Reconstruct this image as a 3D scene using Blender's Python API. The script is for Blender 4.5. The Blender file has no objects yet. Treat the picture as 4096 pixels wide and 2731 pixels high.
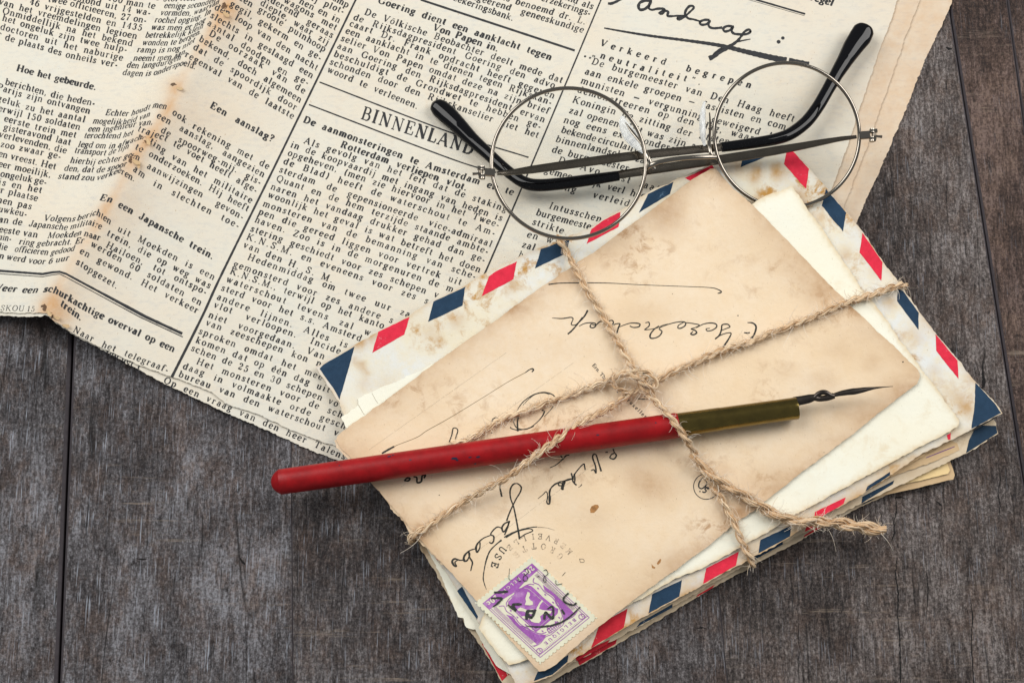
import bpy, math, random
import numpy as np
from mathutils import Vector, geometry, noise

random.seed(7)
rng = np.random.default_rng(7)
scn = bpy.context.scene
COL = scn.collection

# ------------------------------------------------------------------ camera
D = 0.50                      # metres from the lens to the table under the centre of the frame
TH = math.radians(16)         # the camera looks down, tipped back 16 degrees
LENS = 36 * D / 0.3115
K = 36 / LENS / 4096
CT, ST = math.cos(TH), math.sin(TH)
U = D * K                     # one unit of the plan drawing, 0.076 mm
cam_d = bpy.data.cameras.new('camera')
cam = bpy.data.objects.new('camera', cam_d)
COL.objects.link(cam)
cam_d.lens = LENS
cam_d.sensor_width = 36
cam_d.clip_start = 0.01
cam_d.clip_end = 20
cam.location = (0, -D * ST, D * CT)
cam.rotation_euler = (TH, 0, 0)
scn.camera = cam

# ------------------------------------------------------------------ world and lamps
w = bpy.data.worlds.new('World')
scn.world = w
w.use_nodes = True
w.node_tree.nodes['Background'].inputs[0].default_value = (0.93, 0.97, 1.0, 1)
w.node_tree.nodes['Background'].inputs[1].default_value = 0.25


def lamp(name, loc, size, power, col, target=(0, 0, 0)):
    d = bpy.data.lights.new(name, 'AREA')
    d.shape = 'RECTANGLE'
    d.size, d.size_y = size
    d.energy = power
    d.color = col
    o = bpy.data.objects.new(name, d)
    o.location = loc
    o.rotation_euler = (Vector(target) - Vector(loc)).to_track_quat('-Z', 'Y').to_euler()
    COL.objects.link(o)


lamp('softbox', (-0.58, 0.42, 0.78), (0.70, 0.80), 9.1, (1.0, 0.985, 0.96))
lamp('softbox', (0.70, 0.36, 0.66), (0.55, 0.7), 7.2, (1.0, 0.97, 0.94))

scn.view_settings.view_transform = 'Standard'
scn.view_settings.look = 'None'
scn.view_settings.gamma = 1
scn.view_settings.exposure = 0

# ------------------------------------------------------------------ plan drawing -> place


def P(x, y, z=0.0):
    """plan coordinates (units of U, read at the height z above the table) -> metres"""
    x = np.asarray(x, float); y = np.asarray(y, float); z = np.asarray(z, float) * U
    dx = (x - 2048) * K
    dy = (1365.5 - y) * K
    t = (D * CT - z) / (CT - dy * ST)
    return np.stack([t * dx, -D * ST + t * (ST + dy * CT), D * CT + t * (dy * ST - CT) + 0 * x], -1)


def V3(x, y, z=0.0):
    return P(float(x), float(y), float(z))


# ------------------------------------------------------------------ objects
def tag(o, label, cat, group=None, kind=None):
    if label: o['label'] = label
    if cat: o['category'] = cat
    if group: o['group'] = group
    if kind: o['kind'] = kind
    return o


def thing(name, label, cat, at, group=None):
    o = bpy.data.objects.new(name, None)
    o.empty_display_size = 0.01
    o.location = tuple(float(v) for v in at)
    COL.objects.link(o)
    return tag(o, label, cat, group)


def part(name, verts, faces, mats, parent=None, mat_idx=None, attrs=None, smooth=False, label=None, kind=None):
    """mesh in place coordinates, linked as one object"""
    off = np.zeros(3)
    p = parent
    while p is not None:
        off += np.array(p.location)
        p = p.parent
    verts = np.asarray(verts, float) - off
    me = bpy.data.meshes.new(name)
    if isinstance(faces, np.ndarray) and faces.ndim == 2:
        n, m = faces.shape
        me.vertices.add(len(verts)); me.vertices.foreach_set('co', verts.astype(np.float32).ravel())
        me.loops.add(n * m); me.loops.foreach_set('vertex_index', faces.astype(np.int32).ravel())
        me.polygons.add(n)
        me.polygons.foreach_set('loop_start', np.arange(0, n * m, m, dtype=np.int32))
        me.polygons.foreach_set('loop_total', np.full(n, m, dtype=np.int32))
        me.update(calc_edges=True)
    else:
        me.from_pydata([tuple(v) for v in verts], [], [tuple(int(i) for i in f) for f in faces])
    for m_ in (mats if isinstance(mats, (list, tuple)) else [mats]):
        me.materials.append(m_)
    if mat_idx is not None:
        me.polygons.foreach_set('material_index', np.asarray(mat_idx, dtype=np.int32))
    if smooth:
        me.polygons.foreach_set('use_smooth', np.ones(len(me.polygons), dtype=bool))
    if attrs:
        for k, v in attrs.items():
            a = me.attributes.new(k, 'FLOAT', 'POINT')
            a.data.foreach_set('value', np.asarray(v, np.float32))
    me.validate()
    me.update()
    o = bpy.data.objects.new(name, me)
    COL.objects.link(o)
    if parent: o.parent = parent
    if label: o['label'] = label
    if kind: o['kind'] = kind
    return o


# ------------------------------------------------------------------ node helpers
class NT:
    def __init__(s, name):
        s.m = bpy.data.materials.new(name)
        s.m.use_nodes = True
        s.t = s.m.node_tree
        s.b = s.t.nodes['Principled BSDF']
        s.tc = s.t.nodes.new('ShaderNodeTexCoord')

    def n(s, typ, **kw):
        nd = s.t.nodes.new(typ)
        for k, v in kw.items():
            if k.startswith('i_'):
                nd.inputs[k[2:].replace('_', ' ')].default_value = v
            else:
                setattr(nd, k, v)
        return nd

    def l(s, a, b): s.t.links.new(a, b)

    def noise(s, scale, detail=4, rough=0.6, stretch=None, off=(0, 0, 0), dist=0.0):
        mp = s.n('ShaderNodeMapping')
        mp.inputs['Location'].default_value = off
        if stretch: mp.inputs['Scale'].default_value = stretch
        s.l(s.tc.outputs['Object'], mp.inputs[0])
        nz = s.n('ShaderNodeTexNoise')
        nz.inputs['Scale'].default_value = scale
        nz.inputs['Detail'].default_value = detail
        nz.inputs['Roughness'].default_value = rough
        nz.inputs['Distortion'].default_value = dist
        s.l(mp.outputs[0], nz.inputs['Vector'])
        return nz.outputs['Fac']

    def ramp(s, fac, stops, interp='LINEAR'):
        r = s.n('ShaderNodeValToRGB')
        r.color_ramp.interpolation = interp
        el = r.color_ramp.elements
        while len(el) > 1: el.remove(el[-1])
        el[0].position, el[0].color = stops[0][0], c4(stops[0][1])
        for p, c in stops[1:]:
            e = el.new(p); e.color = c4(c)
        s.l(fac, r.inputs[0])
        return r.outputs[0]

    def mix(s, fac, a, b, mode='MIX'):
        m = s.n('ShaderNodeMix', data_type='RGBA', blend_type=mode)
        for v, i in ((fac, 0), (a, 6), (b, 7)):
            if hasattr(v, 'is_linked') or hasattr(v, 'links'): s.l(v, m.inputs[i])
            else: m.inputs[i].default_value = v if i == 0 else c4(v)
        return m.outputs[2]

    def math(s, op, a, b=0.0, clamp=False):
        m = s.n('ShaderNodeMath', operation=op, use_clamp=clamp)
        for v, i in ((a, 0), (b, 1)):
            if hasattr(v, 'links'): s.l(v, m.inputs[i])
            else: m.inputs[i].default_value = v
        return m.outputs[0]

    def attr(s, name):
        return s.n('ShaderNodeAttribute', attribute_name=name).outputs['Fac']

    def bump(s, h, strength, dist):
        b = s.n('ShaderNodeBump')
        b.inputs['Strength'].default_value = strength
        b.inputs['Distance'].default_value = dist
        s.l(h, b.inputs['Height'])
        s.l(b.outputs[0], s.b.inputs['Normal'])

    def col(s, c): s.l(c, s.b.inputs['Base Color']) if hasattr(c, 'links') else setattr(s.b.inputs['Base Color'], 'default_value', c4(c))


def c4(c):
    if isinstance(c, (int, float)): return (c, c, c, 1)
    return tuple(c) if len(c) == 4 else (*c, 1)


def sr(r, g, b):
    f = lambda v: (v / 255 / 12.92) if v <= 10 else ((v / 255 + 0.055) / 1.055) ** 2.4
    return (f(r), f(g), f(b))


def paper_mat(name, base, warm, fox, fox_amt=0.5, fox_scale=90, mott=0.35, off=(0, 0, 0), rough=0.85, grain=1.0, ghost=0.0, relief=0.35):
    n = NT(name)
    big = n.noise(28, 4, 0.6, off=off)
    c = n.mix(n.ramp(big, [(0.35, 0), (0.7, 1)]), base, warm)
    c = n.mix(n.math('MULTIPLY', n.ramp(n.noise(260, 5, 0.75, off=off), [(0.42, 0), (0.68, 1)]), mott), c, warm)
    # foxing: ragged patches of spots
    area = n.ramp(n.noise(fox_scale * 0.35, 3, 0.55, off=(off[0] + 3, off[1], 1)), [(0.5, 0), (0.68, 1)])
    spot = n.ramp(n.noise(fox_scale * 2.2, 6, 0.72, off=(off[0], off[1] + 5, 2), dist=0.4), [(0.50, 0), (0.64, 1)])
    c = n.mix(n.math('MULTIPLY', n.math('MULTIPLY', area, spot), fox_amt, True), c, fox)
    # fine flecks and fibres
    fl = n.ramp(n.noise(2600, 2, 0.5, off=off, stretch=(1, 0.35, 1)), [(0.70, 0), (0.76, 1)])
    c = n.mix(n.math('MULTIPLY', fl, 0.35 * grain), c, tuple(v * 0.5 for v in fox))
    if ghost:
        g = n.ramp(n.noise(420, 3, 0.6, off=(2, 3, 4), stretch=(1, 2.2, 1)), [(0.5, 0), (0.75, 1)])
        c = n.mix(n.math('MULTIPLY', g, ghost), c, sr(150, 165, 180))
    st = n.attr('stain')
    stn = n.math('MULTIPLY', st, n.ramp(n.noise(190, 5, 0.7, off=off), [(0.25, 0.45), (0.7, 1.0)]), True)
    c = n.mix(stn, c, tuple(fox))
    bn = n.attr('burn')
    bnn = n.math('GREATER_THAN', n.math('MULTIPLY', bn, n.ramp(n.noise(420, 5, 0.7), [(0.3, 0.3), (0.7, 1.3)])), 0.45)
    c = n.mix(n.math('MULTIPLY', bnn, 0.85), c, sr(60, 35, 20))
    n.col(c)
    n.b.inputs['Roughness'].default_value = rough
    n.b.inputs['Specular IOR Level'].default_value = 0.25
    h = n.math('ADD', n.math('MULTIPLY', n.noise(900, 4, 0.7, off=off), 0.5), n.noise(90, 3, 0.55, off=off))
    n.bump(h, relief, 0.0006)
    return n.m


def plain(name, c, rough=0.5, metal=0.0, spec=0.5, var=0.0, vscale=300, bump=0.0):
    n = NT(name)
    if var:
        n.col(n.mix(n.ramp(n.noise(vscale, 5, 0.65), [(0.3, 0), (0.7, 1)]), c, tuple(v * (1 - var) for v in c)))
    else:
        n.col(c)
    n.b.inputs['Roughness'].default_value = rough
    n.b.inputs['Metallic'].default_value = metal
    n.b.inputs['Specular IOR Level'].default_value = spec
    if bump: n.bump(n.noise(vscale * 3, 4, 0.6), bump, 0.0003)
    return n.m


def print_mat(name, c, rough=0.8, worn=None, lo=0.62, hi=0.72, scale=700):
    """printed colour with wear: where the print has rubbed off, worn colour shows"""
    n = NT(name)
    v = n.mix(n.ramp(n.noise(500, 4, 0.7), [(0.3, 0), (0.75, 1)]), c, tuple(min(1, a * 1.35 + 0.004) for a in c))
    if worn is not None:
        f = n.ramp(n.math('ADD', n.math('MULTIPLY', n.noise(scale, 5, 0.75), 0.55), n.math('MULTIPLY', n.noise(scale * 0.16, 3, 0.6), 0.45)), [(lo, 0), (hi, 1)])
        v = n.mix(f, v, worn)
    n.col(v)
    n.b.inputs['Roughness'].default_value = rough
    n.b.inputs['Specular IOR Level'].default_value = 0.25
    n.bump(n.noise(900, 4, 0.7), 0.25, 0.0005)
    return n.m


RUST = sr(196, 142, 78)
M = {}
M['news'] = paper_mat('newsprint', sr(219, 216, 203), sr(222, 212, 193), RUST, 0.12, 110, 0.3, ghost=0.22, grain=1.3, relief=0.16)
M['news_lower'] = paper_mat('aged_newsprint', sr(236, 217, 190), sr(232, 208, 176), RUST, 0.12, 110, 0.3, off=(4, 2, 0))
M['card'] = paper_mat('postcard_stock', sr(236, 218, 192), sr(230, 205, 170), sr(164, 120, 76), 0.75, 95, 0.6, off=(1, 7, 0))
M['ivory'] = paper_mat('ivory_stock', sr(238, 238, 224), sr(238, 233, 212), sr(205, 170, 110), 0.35, 90, 0.3, off=(8, 2, 0))
M['airmail'] = paper_mat('airmail_paper', sr(222, 227, 228), sr(228, 218, 192), sr(186, 140, 74), 1.6, 75, 0.8, off=(5, 5, 0))
M['airmail_old'] = paper_mat('worn_airmail_paper', sr(214, 200, 176), sr(190, 168, 136), sr(130, 94, 56), 0.8, 120, 0.6, off=(9, 5, 0))
M['buff'] = paper_mat('buff_card', sr(232, 205, 152), sr(226, 196, 140), sr(170, 120, 60), 0.3, 90, 0.4, off=(2, 9, 0))
M['tan'] = paper_mat('tan_paper', sr(206, 180, 142), sr(190, 160, 120), sr(120, 84, 50), 0.5, 90, 0.5, off=(3, 1, 0))
M['edge'] = plain('torn_paper_edge', sr(178, 148, 110), 0.95, var=0.55, vscale=1500, bump=0.6)
M['edge_light'] = plain('paper_edge', sr(226, 214, 188), 0.95, var=0.4, vscale=1500, bump=0.6)
M['ink'] = print_mat('newspaper_ink', (0.028, 0.029, 0.031), 0.75, (0.30, 0.29, 0.27), 0.60, 0.80, 1500)
M['penink'] = print_mat('pen_ink', (0.030, 0.029, 0.024), 0.7, (0.22, 0.19, 0.14), 0.62, 0.80, 1300)
M['penfaint'] = print_mat('faint_pen_ink', (0.20, 0.14, 0.075), 0.7)
M['postmark'] = print_mat('postmark_ink', (0.030, 0.034, 0.030), 0.8, sr(225, 200, 170), 0.58, 0.68, 900)
M['postfaint'] = print_mat('faint_postmark_ink', (0.17, 0.14, 0.105), 0.8, sr(228, 205, 174), 0.47, 0.56, 900)
M['red'] = print_mat('red_print', sr(204, 34, 60), 0.7, sr(236, 190, 200), 0.61, 0.70)
M['blue'] = print_mat('blue_print', sr(21, 50, 74), 0.7, sr(110, 142, 168), 0.60, 0.72)
M['red_old'] = print_mat('worn_red_print', sr(176, 30, 44), 0.8, sr(226, 190, 180), 0.60, 0.68)
M['blue_old'] = print_mat('worn_blue_print', sr(22, 46, 66), 0.8, sr(150, 150, 150), 0.58, 0.68)
M['purple'] = print_mat('stamp_purple', sr(148, 86, 160), 0.75, sr(196, 156, 200), 0.52, 0.72)
M['stamp'] = plain('stamp_paper', sr(228, 226, 200), 0.85, var=0.15, vscale=400)
M['violet'] = print_mat('violet_pencil', sr(110, 76, 118), 0.8)

# ------------------------------------------------------------------ plan geometry
def dens(poly, step, closed=True, jit=0.0, seed=0):
    r = np.random.default_rng(seed)
    out = []
    n = len(poly)
    acc = 0.0
    for i in range(n if closed else n - 1):
        a = np.array(poly[i], float); b = np.array(poly[(i + 1) % n], float)
        L = np.hypot(*(b - a)); k = max(1, int(L / step))
        nr = np.array([-(b - a)[1], (b - a)[0]]) / (L + 1e-9)
        for j in range(k):
            p = a + (b - a) * j / k
            if jit and j:
                acc = acc * 0.55 + r.normal() * jit
                p = p + nr * acc
            out.append(p)
    if not closed: out.append(np.array(poly[-1], float))
    return np.array(out)


def inside(px, py, poly):
    c = np.zeros(px.shape, bool)
    n = len(poly)
    j = n - 1
    for i in range(n):
        xi, yi = poly[i]; xj, yj = poly[j]
        m = ((yi > py) != (yj > py)) & (px < (xj - xi) * (py - yi) / (yj - yi + 1e-12) + xi)
        c ^= m
        j = i
    return c


def dist_poly(px, py, poly, closed=True):
    d = np.full(px.shape, 1e9)
    n = len(poly)
    for i in range(n if closed else n - 1):
        ax, ay = poly[i]; bx, by = poly[(i + 1) % n]
        vx, vy = bx - ax, by - ay
        t = np.clip(((px - ax) * vx + (py - ay) * vy) / (vx * vx + vy * vy + 1e-9), 0, 1)
        d = np.minimum(d, np.hypot(px - ax - t * vx, py - ay - t * vy))
    return d


def fill(poly, grid):
    """triangulated region with inner points, plan coordinates"""
    poly = np.asarray(poly, float)
    x0, y0 = poly.min(0); x1, y1 = poly.max(0)
    gx, gy = np.meshgrid(np.arange(x0 + grid / 2, x1, grid), np.arange(y0 + grid / 2, y1, grid))
    gx = gx.ravel() + 0.13 * grid * np.sin(gy.ravel()); gy = gy.ravel()
    m = inside(gx, gy, poly)
    gx, gy = gx[m], gy[m]
    if len(gx):
        m = dist_poly(gx, gy, poly) > grid * 0.3
        gx, gy = gx[m], gy[m]
    pts = [Vector((float(a), float(b))) for a, b in poly] + [Vector((float(a), float(b))) for a, b in zip(gx, gy)]
    r = geometry.delaunay_2d_cdt(pts, [], [list(range(len(poly)))], 1, 1e-4)
    v = np.array([(a.x, a.y) for a in r[0]])
    f = np.array([t for t in r[2]])
    # wind so that faces look up after the y axis is flipped
    a, b, c = v[f[:, 0]], v[f[:, 1]], v[f[:, 2]]
    area = (b[:, 0] - a[:, 0]) * (c[:, 1] - a[:, 1]) - (b[:, 1] - a[:, 1]) * (c[:, 0] - a[:, 0])
    f[area > 0] = f[area > 0][:, ::-1]
    # border loop: edges used by one face only
    return v, f


def sheet(name, outline, zf, thick, mat, edge, parent, grid=40, jit=0.0, step=14, seed=1, stain=None, burn=None, label=None, edge_stain=0.0, edge_w=60):
    pl = dens(outline, step, True, jit, seed)
    v, f = fill(pl, grid)
    z = zf(v[:, 0], v[:, 1])
    top = P(v[:, 0], v[:, 1], z)
    bot = top - np.array([0, 0, thick * U])
    n = len(v)
    e = {}
    for t in f:
        for i in range(3):
            a, b = int(t[i]), int(t[(i + 1) % 3])
            if (b, a) in e: del e[(b, a)]
            else: e[(a, b)] = 1
    faces = [tuple(int(i) for i in t) for t in f] + [tuple(int(i) + n for i in t[::-1]) for t in f] + [(a, a + n, b + n, b) for a, b in e]
    # side faces get their own outline vertices through flat shading
    idx = [0] * len(f) * 2 + [1] * len(e)
    st = np.zeros(n) if stain is None else stain(v[:, 0], v[:, 1])
    if edge_stain:
        st = st + edge_stain * np.exp(-dist_poly(v[:, 0], v[:, 1], outline) / edge_w)
    bn = np.zeros(n) if burn is None else burn(v[:, 0], v[:, 1])
    o = part(name, np.vstack([top, bot]), faces, [mat, edge], parent, idx, {'stain': np.r_[st, st], 'burn': np.r_[bn, bn]}, label=label)
    sm = np.array([True] * len(f) * 2 + [False] * len(e))
    o.data.polygons.foreach_set('use_smooth', sm)
    try:
        o.data.set_sharp_from_angle(angle=math.radians(50))
    except Exception:
        pass
    return o


def patch(name, poly, zf, mat, parent, lift=0.7, grid=30, jit=0.0, seed=3, step=12, label=None):
    """flat print lying on a sheet"""
    v, f = fill(dens(poly, step, True, jit, seed), grid)
    top = P(v[:, 0], v[:, 1], zf(v[:, 0], v[:, 1]) + lift)
    return part(name, top, f, mat, parent, smooth=True, label=label)


class Ink:
    """ribbons of ink collected in plan coordinates and laid on a surface as one mesh"""

    def __init__(s): s.v = []; s.f = []; s.n = 0

    def ribbon(s, pts, wid, cap=False):
        pts = np.asarray(pts, float)
        m = len(pts)
        if m < 2: return
        wid = np.broadcast_to(np.asarray(wid, float), (m,))
        d = np.gradient(pts, axis=0)
        L = np.hypot(d[:, 0], d[:, 1]); L[L < 1e-9] = 1e-9
        nr = np.stack([-d[:, 1] / L, d[:, 0] / L], -1) * wid[:, None] / 2
        vv = np.empty((2 * m, 2)); vv[0::2] = pts + nr; vv[1::2] = pts - nr
        b = s.n + 2 * np.arange(m - 1)
        s.v.append(vv); s.f.append(np.stack([b, b + 1, b + 3, b + 2], -1)); s.n += 2 * m

    def dot(s, x, y, r):
        s.ribbon([(x - r, y), (x - r * .7, y), (x, y), (x + r * .7, y), (x + r, y)], [r * .3, r * 1.4, r * 2, r * 1.4, r * .3])

    def stroke(s, pts, wid, step=4, wob=0.0):
        """smooth pen stroke through pts; wid one width or a list along the points"""
        pts = np.asarray(pts, float)
        wid = np.full(len(pts), wid, float) if np.isscalar(wid) else np.interp(np.linspace(0, 1, len(pts)), np.linspace(0, 1, len(wid)), wid)
        p, w_ = catmull(pts, step, wid)
        if wob: w_ = w_ * (1 + wob * np.sin(np.arange(len(w_)) * 0.9 + rng.random() * 6) * rng.random(len(w_)))
        s.ribbon(p, w_)

    def build(s, name, zf, mat, parent, lift=0.7, label=None, kind=None):
        v = np.vstack(s.v); f = np.vstack(s.f)
        top = P(v[:, 0], v[:, 1], zf(v[:, 0], v[:, 1]) + lift)
        a, b, c = top[f[:, 0]], top[f[:, 1]], top[f[:, 2]]
        cr = (b - a)[:, 0] * (c - a)[:, 1] - (b - a)[:, 1] * (c - a)[:, 0]
        f[cr < 0] = f[cr < 0][:, ::-1]
        return part(name, top, f, mat, parent, label=label, kind=kind)


def catmull(pts, step, wid=None):
    pts = np.asarray(pts, float)
    n = len(pts)
    if n == 2:
        k = max(2, int(np.linalg.norm(pts[1] - pts[0]) / step))
        t = np.linspace(0, 1, k + 1)[:, None]
        p = pts[0] * (1 - t) + pts[1] * t
        return (p, np.interp(t[:, 0], [0, 1], wid)) if wid is not None else p
    ext = np.vstack([2 * pts[0] - pts[1], pts, 2 * pts[-1] - pts[-2]])
    out = []; wo = []
    for i in range(n - 1):
        p0, p1, p2, p3 = ext[i:i + 4]
        k = max(1, int(np.linalg.norm(p2 - p1) / step))
        t = (np.arange(k) / k)[:, None]
        out.append(0.5 * ((2 * p1) + (-p0 + p2) * t + (2 * p0 - 5 * p1 + 4 * p2 - p3) * t ** 2 + (-p0 + 3 * p1 - 3 * p2 + p3) * t ** 3))
        if wid is not None: wo.append(wid[i] + (wid[i + 1] - wid[i]) * t[:, 0])
    out.append(pts[-1:])
    if wid is not None:
        wo.append(wid[-1:])
        return np.vstack(out), np.concatenate(wo)
    return np.vstack(out)


# ------------------------------------------------------------------ a book face with serifs, drawn stroke by stroke
def _arc(cx, cy, rx, ry, a0, a1, n=None):
    n = n or max(4, int(abs(a1 - a0) / 26))
    t = np.radians(np.linspace(a0, a1, n + 1))
    return np.stack([cx + rx * np.cos(t), cy + ry * np.sin(t)], -1)


def vst(x, y0, y1): return ('T', [(x, y0), (x, y1)])
def hst(x0, x1, y): return ('t', [(x0, y), (x1, y)])
def dT(*p): return ('T', list(p))
def dt(*p): return ('t', list(p))
def foot(x, y=0.03, h=.19): return ('t', [(x - h, y), (x + h, y)])
def flag(x, y): return ('t', [(x - .2, y - .05), (x, y)])
def arc(*a): return ('c', _arc(*a))
def ball(x, y, r=.1): return ('b', (x, y, r))


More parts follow.
